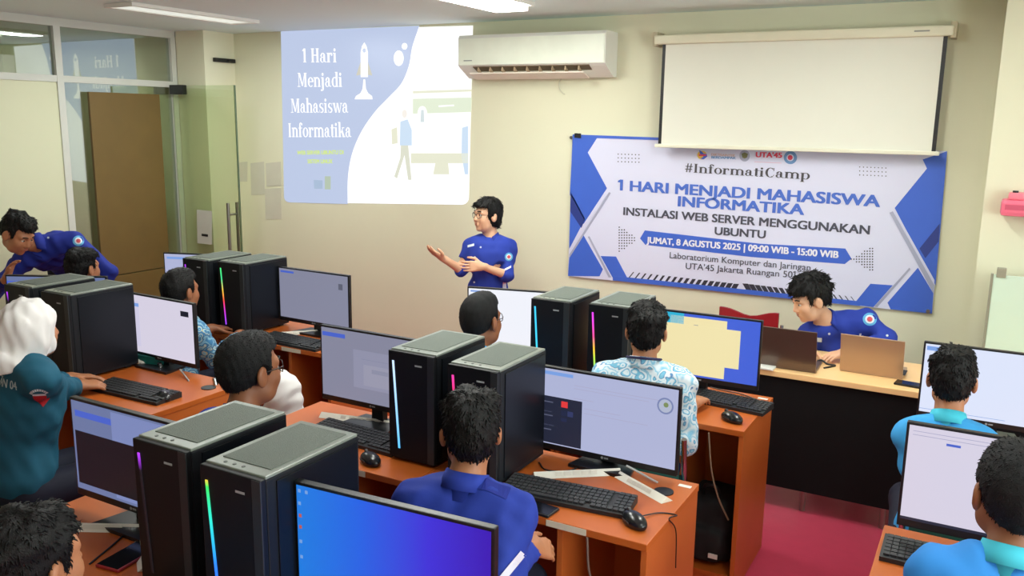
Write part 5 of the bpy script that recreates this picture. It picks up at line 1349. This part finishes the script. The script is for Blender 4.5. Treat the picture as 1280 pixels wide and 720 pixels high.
def grid_poly(x0, x1, y0, y1, n, f): return [[(x0+(x1-x0)*a/n*1.0 if False else f(x0+(x1-x0)*a/n, y0+(y1-y0)*b_/n)[0], f(x0+(x1-x0)*a/n, y0+(y1-y0)*b_/n)[1]) for a, b_ in ((p, q), (p+1, q), (p+1, q+1), (p, q+1))] for p in range(n) for q in range(n)]
taper = lambda x, y: (x*min(1, max(.05, (y+.055)/.035)), y)
decal(b, t, 'sleeve_shield', mat('shield_red', (186, 24, 34), .6), sc_, tw, T[:, 2], grid_poly(-.022, .022, -.054, .004, 6, taper), .005)
decal(b, t, 'sleeve_shield', M_emb2, sc_, tw, T[:, 2], grid_poly(-.022, .022, .004, .013, 4, lambda x, y: (x, y)), .005)
chair(J['pelvis'][0], J['pelvis'][1], -1.4, 'teal folding chair under the student in the white headscarf')
mch.location = (J['pelvis'][0]+.05, J['pelvis'][1]-.62, 0); mch.rotation_euler.z = .2
# batik students
J = seated((-1.235, 3.40, 1.128), .30, lean=.06, torso=.24, hands={'R': V3(*on_z(866, 505, .79)), 'L': (-1.5, 3.55, .80)}, wide=1.12)
t, sh, J, T, R = person('student in a white and light blue batik shirt seen from behind at the front row', J, SK_M, 'fluffy', M_batik_w, M_trou_b, seed=12, hstep=.006, hem=-.14, sleeve=(.7, .45), hands={'R': dict(d=(.1, 1, .05), n=(0, .1, -1), curl=.6)})
lan = MB(); up = T[:, 2]
lan.tube([J['neck']+T[:, 0]*(.071*math.cos(a))+T[:, 1]*(.071*math.sin(a))+up*(.046-.012*math.sin(a)) for a in np.linspace(math.pi*.95, math.pi*2.05, 18)], .006, 6).build('lanyard', mat('lanyard_navy', (34, 34, 78), .7), t)
sit(J, 'teal folding chair of the student in the white batik shirt')
J = seated(pz(226, 364, 1.075), -.05, lean=.05, wide=1.1)
t, sh, J, T, R = person('student in a dark blue patterned batik shirt behind the lilac-page monitor', J, SK_D, 'short', M_batik_b, seed=14, hair_m=M_hair)
sit(J, 'teal folding chair of the student in the dark blue batik shirt')
J = seated(pz(104, 335, 1.07), .05, lean=.02)
t, sh, J, T, R = person('student behind the left pair of towers, only black hair and ear showing', J, SK_M, 'fluffy', M_royal_d, seed=15)
sit(J, 'teal folding chair of the student behind the left pair of towers')
# student before the plain white monitor
J = seated((-1.955, 3.235, 1.118), -.12, lean=.1, hs=.96)
t, sh, J, T, R = person('student with short cropped hair and thin glasses before the plain white monitor', J, SK_D, 'crop', M_cyan, glasses=True, seed=17)
sit(J, 'teal folding chair of the student before the plain white monitor')
# right-hand students
J = seated(pz(1190, 475, 1.085), .02, lean=.24, torso=.06, hs=.89, wide=.78, eo=(-.45, .6, -1))
t, sh, J, T, R = person('student in a lighter cyan shirt, farther of the two at the right', J, SK_M, 'fluffy', M_cyan, seed=19, collar=M_aqua_c, slim=.84)
chair(J['pelvis'][0]+.09, J['pelvis'][1], J['yaw'], 'teal folding chair of the farther cyan-shirt student')
J = seated((.115, 2.30, 1.13), .30, lean=.12, torso=.08, hs=1.0, wide=1.05)
t, sh, J, T, R = person('student in an azure shirt with aqua collar, nearest at the right edge', J, SK_D, 'short', M_azure, seed=21, hstep=.005, collar=M_aqua_c, face=True)
sit(J, 'teal folding chair of the nearest student at the right edge')
# bottom left student
J = seated(pz(42, 706, 1.06), .06, lean=.08, hs=.95)
t, sh, J, T, R = person('student at the bottom left corner, only black hair and ear showing', J, SK_M, 'fluffy', M_cyan, seed=23, hstep=.005)
sit(J, 'teal folding chair of the student at the bottom left corner')

# presenter standing by the slide
D = 5.0
J = dict(head=py_(609, 269, D), neck=py_(613, 297, D+.02), chest=py_(612, 322, D), shR=py_(590, 306, D-.04), shL=py_(635, 309, D+.06), pelvis=py_(610, 372, D+.02))
J['elR'] = py_(576, 337, D-.10); J['wrR'] = py_(554, 323, D-.22)
J['elL'] = py_(634, 344, D-.03); J['wrL'] = py_(603, 333, D-.18)
pv = J['pelvis']
bf = V3(-.52, -.85, 0); bx = V3(-.85, .52, 0)      # facing, her right
J['neck'] = J['neck']-V3(0, 0, .02)
for s, q in ((1, 'R'), (-1, 'L')):
    J['hip'+q] = pv+bx*s*.08+V3(0, 0, -.03); J['knee'+q] = pv+bx*s*.09+bf*.02+V3(0, 0, -.36); J['ank'+q] = V3(pv[0], pv[1], .09)+bx*s*.10; J['toe'+q] = J['ank'+q]+bf*.13+bx*s*.02+V3(0, 0, -.045)
J.update(yaw=math.radians(150), hyaw=math.radians(155), hs=.90, k=1)
t, sh, J, T, R = person('person in a royal blue shirt and glasses presenting beside the slide with one hand out', J, SK_L, 'bob', M_royal, glasses=True, face=True, pitch=.02, seed=31, hstep=.005, sleeve=(.22, .12), hstep_hand=.004, slim=.84,
    hands={'R': dict(d=tuple(unit(py_(538, 313, D-.30)-py_(554, 323, D-.22))), n=(-.1, .1, 1), thumb=(.5, .8, .3), curl=.22, spread=.2, s=.92), 'L': dict(d=tuple(unit(py_(586, 333, D-.24)-J['wrL'])), n=(.1, .9, -.1), thumb=(0, 0, 1), curl=.35, s=.92)}, hem=-.14)
tv = tuple(ray(610, 310))
emblem(sh, t, on_y(636, 321, D), tv, (0, 0, 1), .028)
buttons(sh, t, [on_y(601, 309, D), on_y(594, 321, D), on_y(593, 352, D)], tv)
b = bvh_of(sh)
decal(b, t, 'name_tag', M_emb2, on_y(589, 308, D), tv, (0, 0, 1), [[(-.022+.011*i, -.008+.003*i), (-.011+.011*i, -.005+.003*i), (-.011+.011*i, .011+.003*i), (-.022+.011*i, .008+.003*i)] for i in range(4)], .003)
decal(b, t, 'white_side_panel', M_stripe, on_y(634, 358, D), tv, (0, 0, 1), [[(-.03+.012*i, -.03+.015*j), (-.018+.012*i, -.03+.015*j), (-.018+.012*i, -.015+.015*j), (-.03+.012*i, -.015+.015*j)] for i in range(5) for j in range(4) if i+j > 0], .003)
decal(b, t, 'white_cuff', M_stripe, on_y(630, 340, D), tv, (0, 0, 1), [[(-.05+.012*i, -.016+.006*i), (-.038+.012*i, -.010+.006*i), (-.038+.012*i, .006+.006*i), (-.05+.012*i, -.004+.006*i)] for i in range(8)], .003)

# man leaning over the laptops behind the front table
D = 5.05
J = dict(head=py_(1013, 374, 4.93), neck=py_(1034, 403, 5.02), shL=py_(1082, 399, 5.07), shR=py_(1010, 418, 4.98), pelvis=V3(-.52, 5.30, .52))
J['chest'] = (J['neck']*.66+J['pelvis']*.34)
J['elL'] = py_(1110, 424, 5.0); J['wrL'] = V3(J['elL'][0]-.18, 4.82, .80)
J['elR'] = J['shR']+V3(-.03, -.06, -.17); J['wrR'] = V3(J['elR'][0]+.06, 4.80, .79)
pv = J['pelvis']; bf = V3(-.25, -.97, 0); bx = V3(-.97, .25, 0)
for s, q in ((1, 'R'), (-1, 'L')):
    J['hip'+q] = pv+bx*s*.085+V3(0, 0, -.02); J['knee'+q] = pv+bx*s*.11+bf*.40+V3(0, 0, -.02); J['ank'+q] = V3(J['knee'+q][0], J['knee'+q][1]+.26, .09); J['toe'+q] = J['ank'+q]+bf*.13+V3(0, 0, -.045)
J.update(yaw=math.radians(165), hyaw=math.radians(128), hs=.96, k=1)
t, sh, J, T, R = person('person in a royal blue uniform shirt leaning over the laptops at the front table', J, SK_L, 'wavy', M_royal, face=True, pitch=-.36, roll=.0, seed=37, hstep=.005, slim=.92, hands={'L': dict(d=(-.6, -.6, -.1), n=(0, 0, -1), thumb=(-.5, .5, 0)), 'R': dict(d=(.3, -.9, 0), n=(0, 0, -1), thumb=(.8, .2, 0))})
tv = tuple(ray(1060, 400))
emblem(sh, t, on_y(1087, 399, D), tv, (0, 0, 1), .036)
buttons(sh, t, [on_y(1049, 384, D), on_y(1037, 417, D), on_y(1108, 419, D), on_y(1024, 440, D)], tv)
b = bvh_of(sh)
decal(b, t, 'name_tag', M_emb2, on_y(1021, 424, D), tv, (0, 0, 1), [[(-.03+.012*i, -.012), (-.018+.012*i, -.012), (-.018+.012*i, .012), (-.03+.012*i, .012)] for i in range(5)], .003)
decal(b, t, 'white_cuff', M_stripe, on_y(1081, 422, D), tv, (0, 0, 1), [[(-.03+.01*i, .02-.012*i), (-.02+.01*i, .022-.012*i), (-.02+.01*i, .0-.012*i), (-.03+.01*i, -.0-.012*i)] for i in range(5)], .003)
stl = thing('stool', 'low black stool under the person leaning over the laptops', 'stool', (pv[0], pv[1], 0))
MB().cyl((pv[0], pv[1], .42), (pv[0], pv[1], .462), .17, n=24).build('seat', M_black, stl)
for a in range(4): MB().cyl((pv[0]+.12*math.cos(a*1.57+.8), pv[1]+.12*math.sin(a*1.57+.8), .419), (pv[0]+.16*math.cos(a*1.57+.8), pv[1]+.16*math.sin(a*1.57+.8), 0), .012, n=10).build('leg', M_chrome, stl)

# man bending over at the far left
D = 3.35
J = dict(head=py_(22, 292, 3.22), neck=py_(46, 305, 3.36), shL=py_(92, 300, 3.52), shR=py_(24, 330, 3.30), pelvis=V3(-5.95, 3.95, .93))
J['chest'] = J['neck']*.6+J['pelvis']*.4
J['elL'] = py_(137, 340, 3.62); J['wrL'] = py_(120, 392, 3.60)
J['elR'] = py_(-14, 372, 3.12); J['wrR'] = py_(8, 348, 3.02)
pv = J['pelvis']; bf = V3(.80, -.60, 0); bx = V3(-.60, -.80, 0)
for s, q in ((1, 'R'), (-1, 'L')):
    J['hip'+q] = pv+bx*s*.085; J['knee'+q] = pv+bx*s*.09+bf*.03+V3(0, 0, -.42); J['ank'+q] = V3(pv[0], pv[1], .09)+bx*s*.10-bf*.03; J['toe'+q] = J['ank'+q]+bf*.13+V3(0, 0, -.045)
J.update(yaw=math.radians(-127), hyaw=math.radians(-78), hs=.98, k=1)
t, sh, J, T, R = person('person in a deep blue uniform shirt bending over the desks by the glass partition', J, SK_M, 'fluffy', M_royal_d, face=True, pitch=-.55, seed=41, hstep=.005, hands={'R': dict(d=tuple(unit(py_(20, 316, 3.05)-py_(8, 348, 3.02))), n=(.5, .3, 0), thumb=(.5, -.3, .2), curl=.5), 'L': dict(d=(.3, -.5, -.7), n=(0, -.5, -.7))})
emblem(sh, t, on_y(98, 301, 3.52), tuple(ray(98, 300)), (0, 0, 1), .034)
buttons(sh, t, [on_y(60, 297, D), on_y(116, 317, D)], tuple(ray(90, 300)))

# white cloth in front of the far desk
chair(-2.93, 2.97, -1.5, 'teal folding chair in front of the farthest desk, carrying the white cloth')
p = V3(*on_y(354, 495, 2.97))
wcl = thing('white_cloth', 'white crumpled cloth bundle on a chair right of the face with black glasses', 'cloth', (p[0], p[1], .466))
f = Field(p-.35, p+.3, .009); f.ell((p[0], p[1], p[2]-.02), (.095, .09, .13), k=0); f.ell((p[0]-.01, p[1], .53), (.125, .12, .09), k=.05); f.cap(p+V3(0, 0, .02), p+V3(-.04, 0, .06), .06, k=.05); f.ripple(.006, .08, 4); f.plane((0, 0, .467), (0, 0, -1)); f.mesh('cloth_body', M_hijab, wcl)
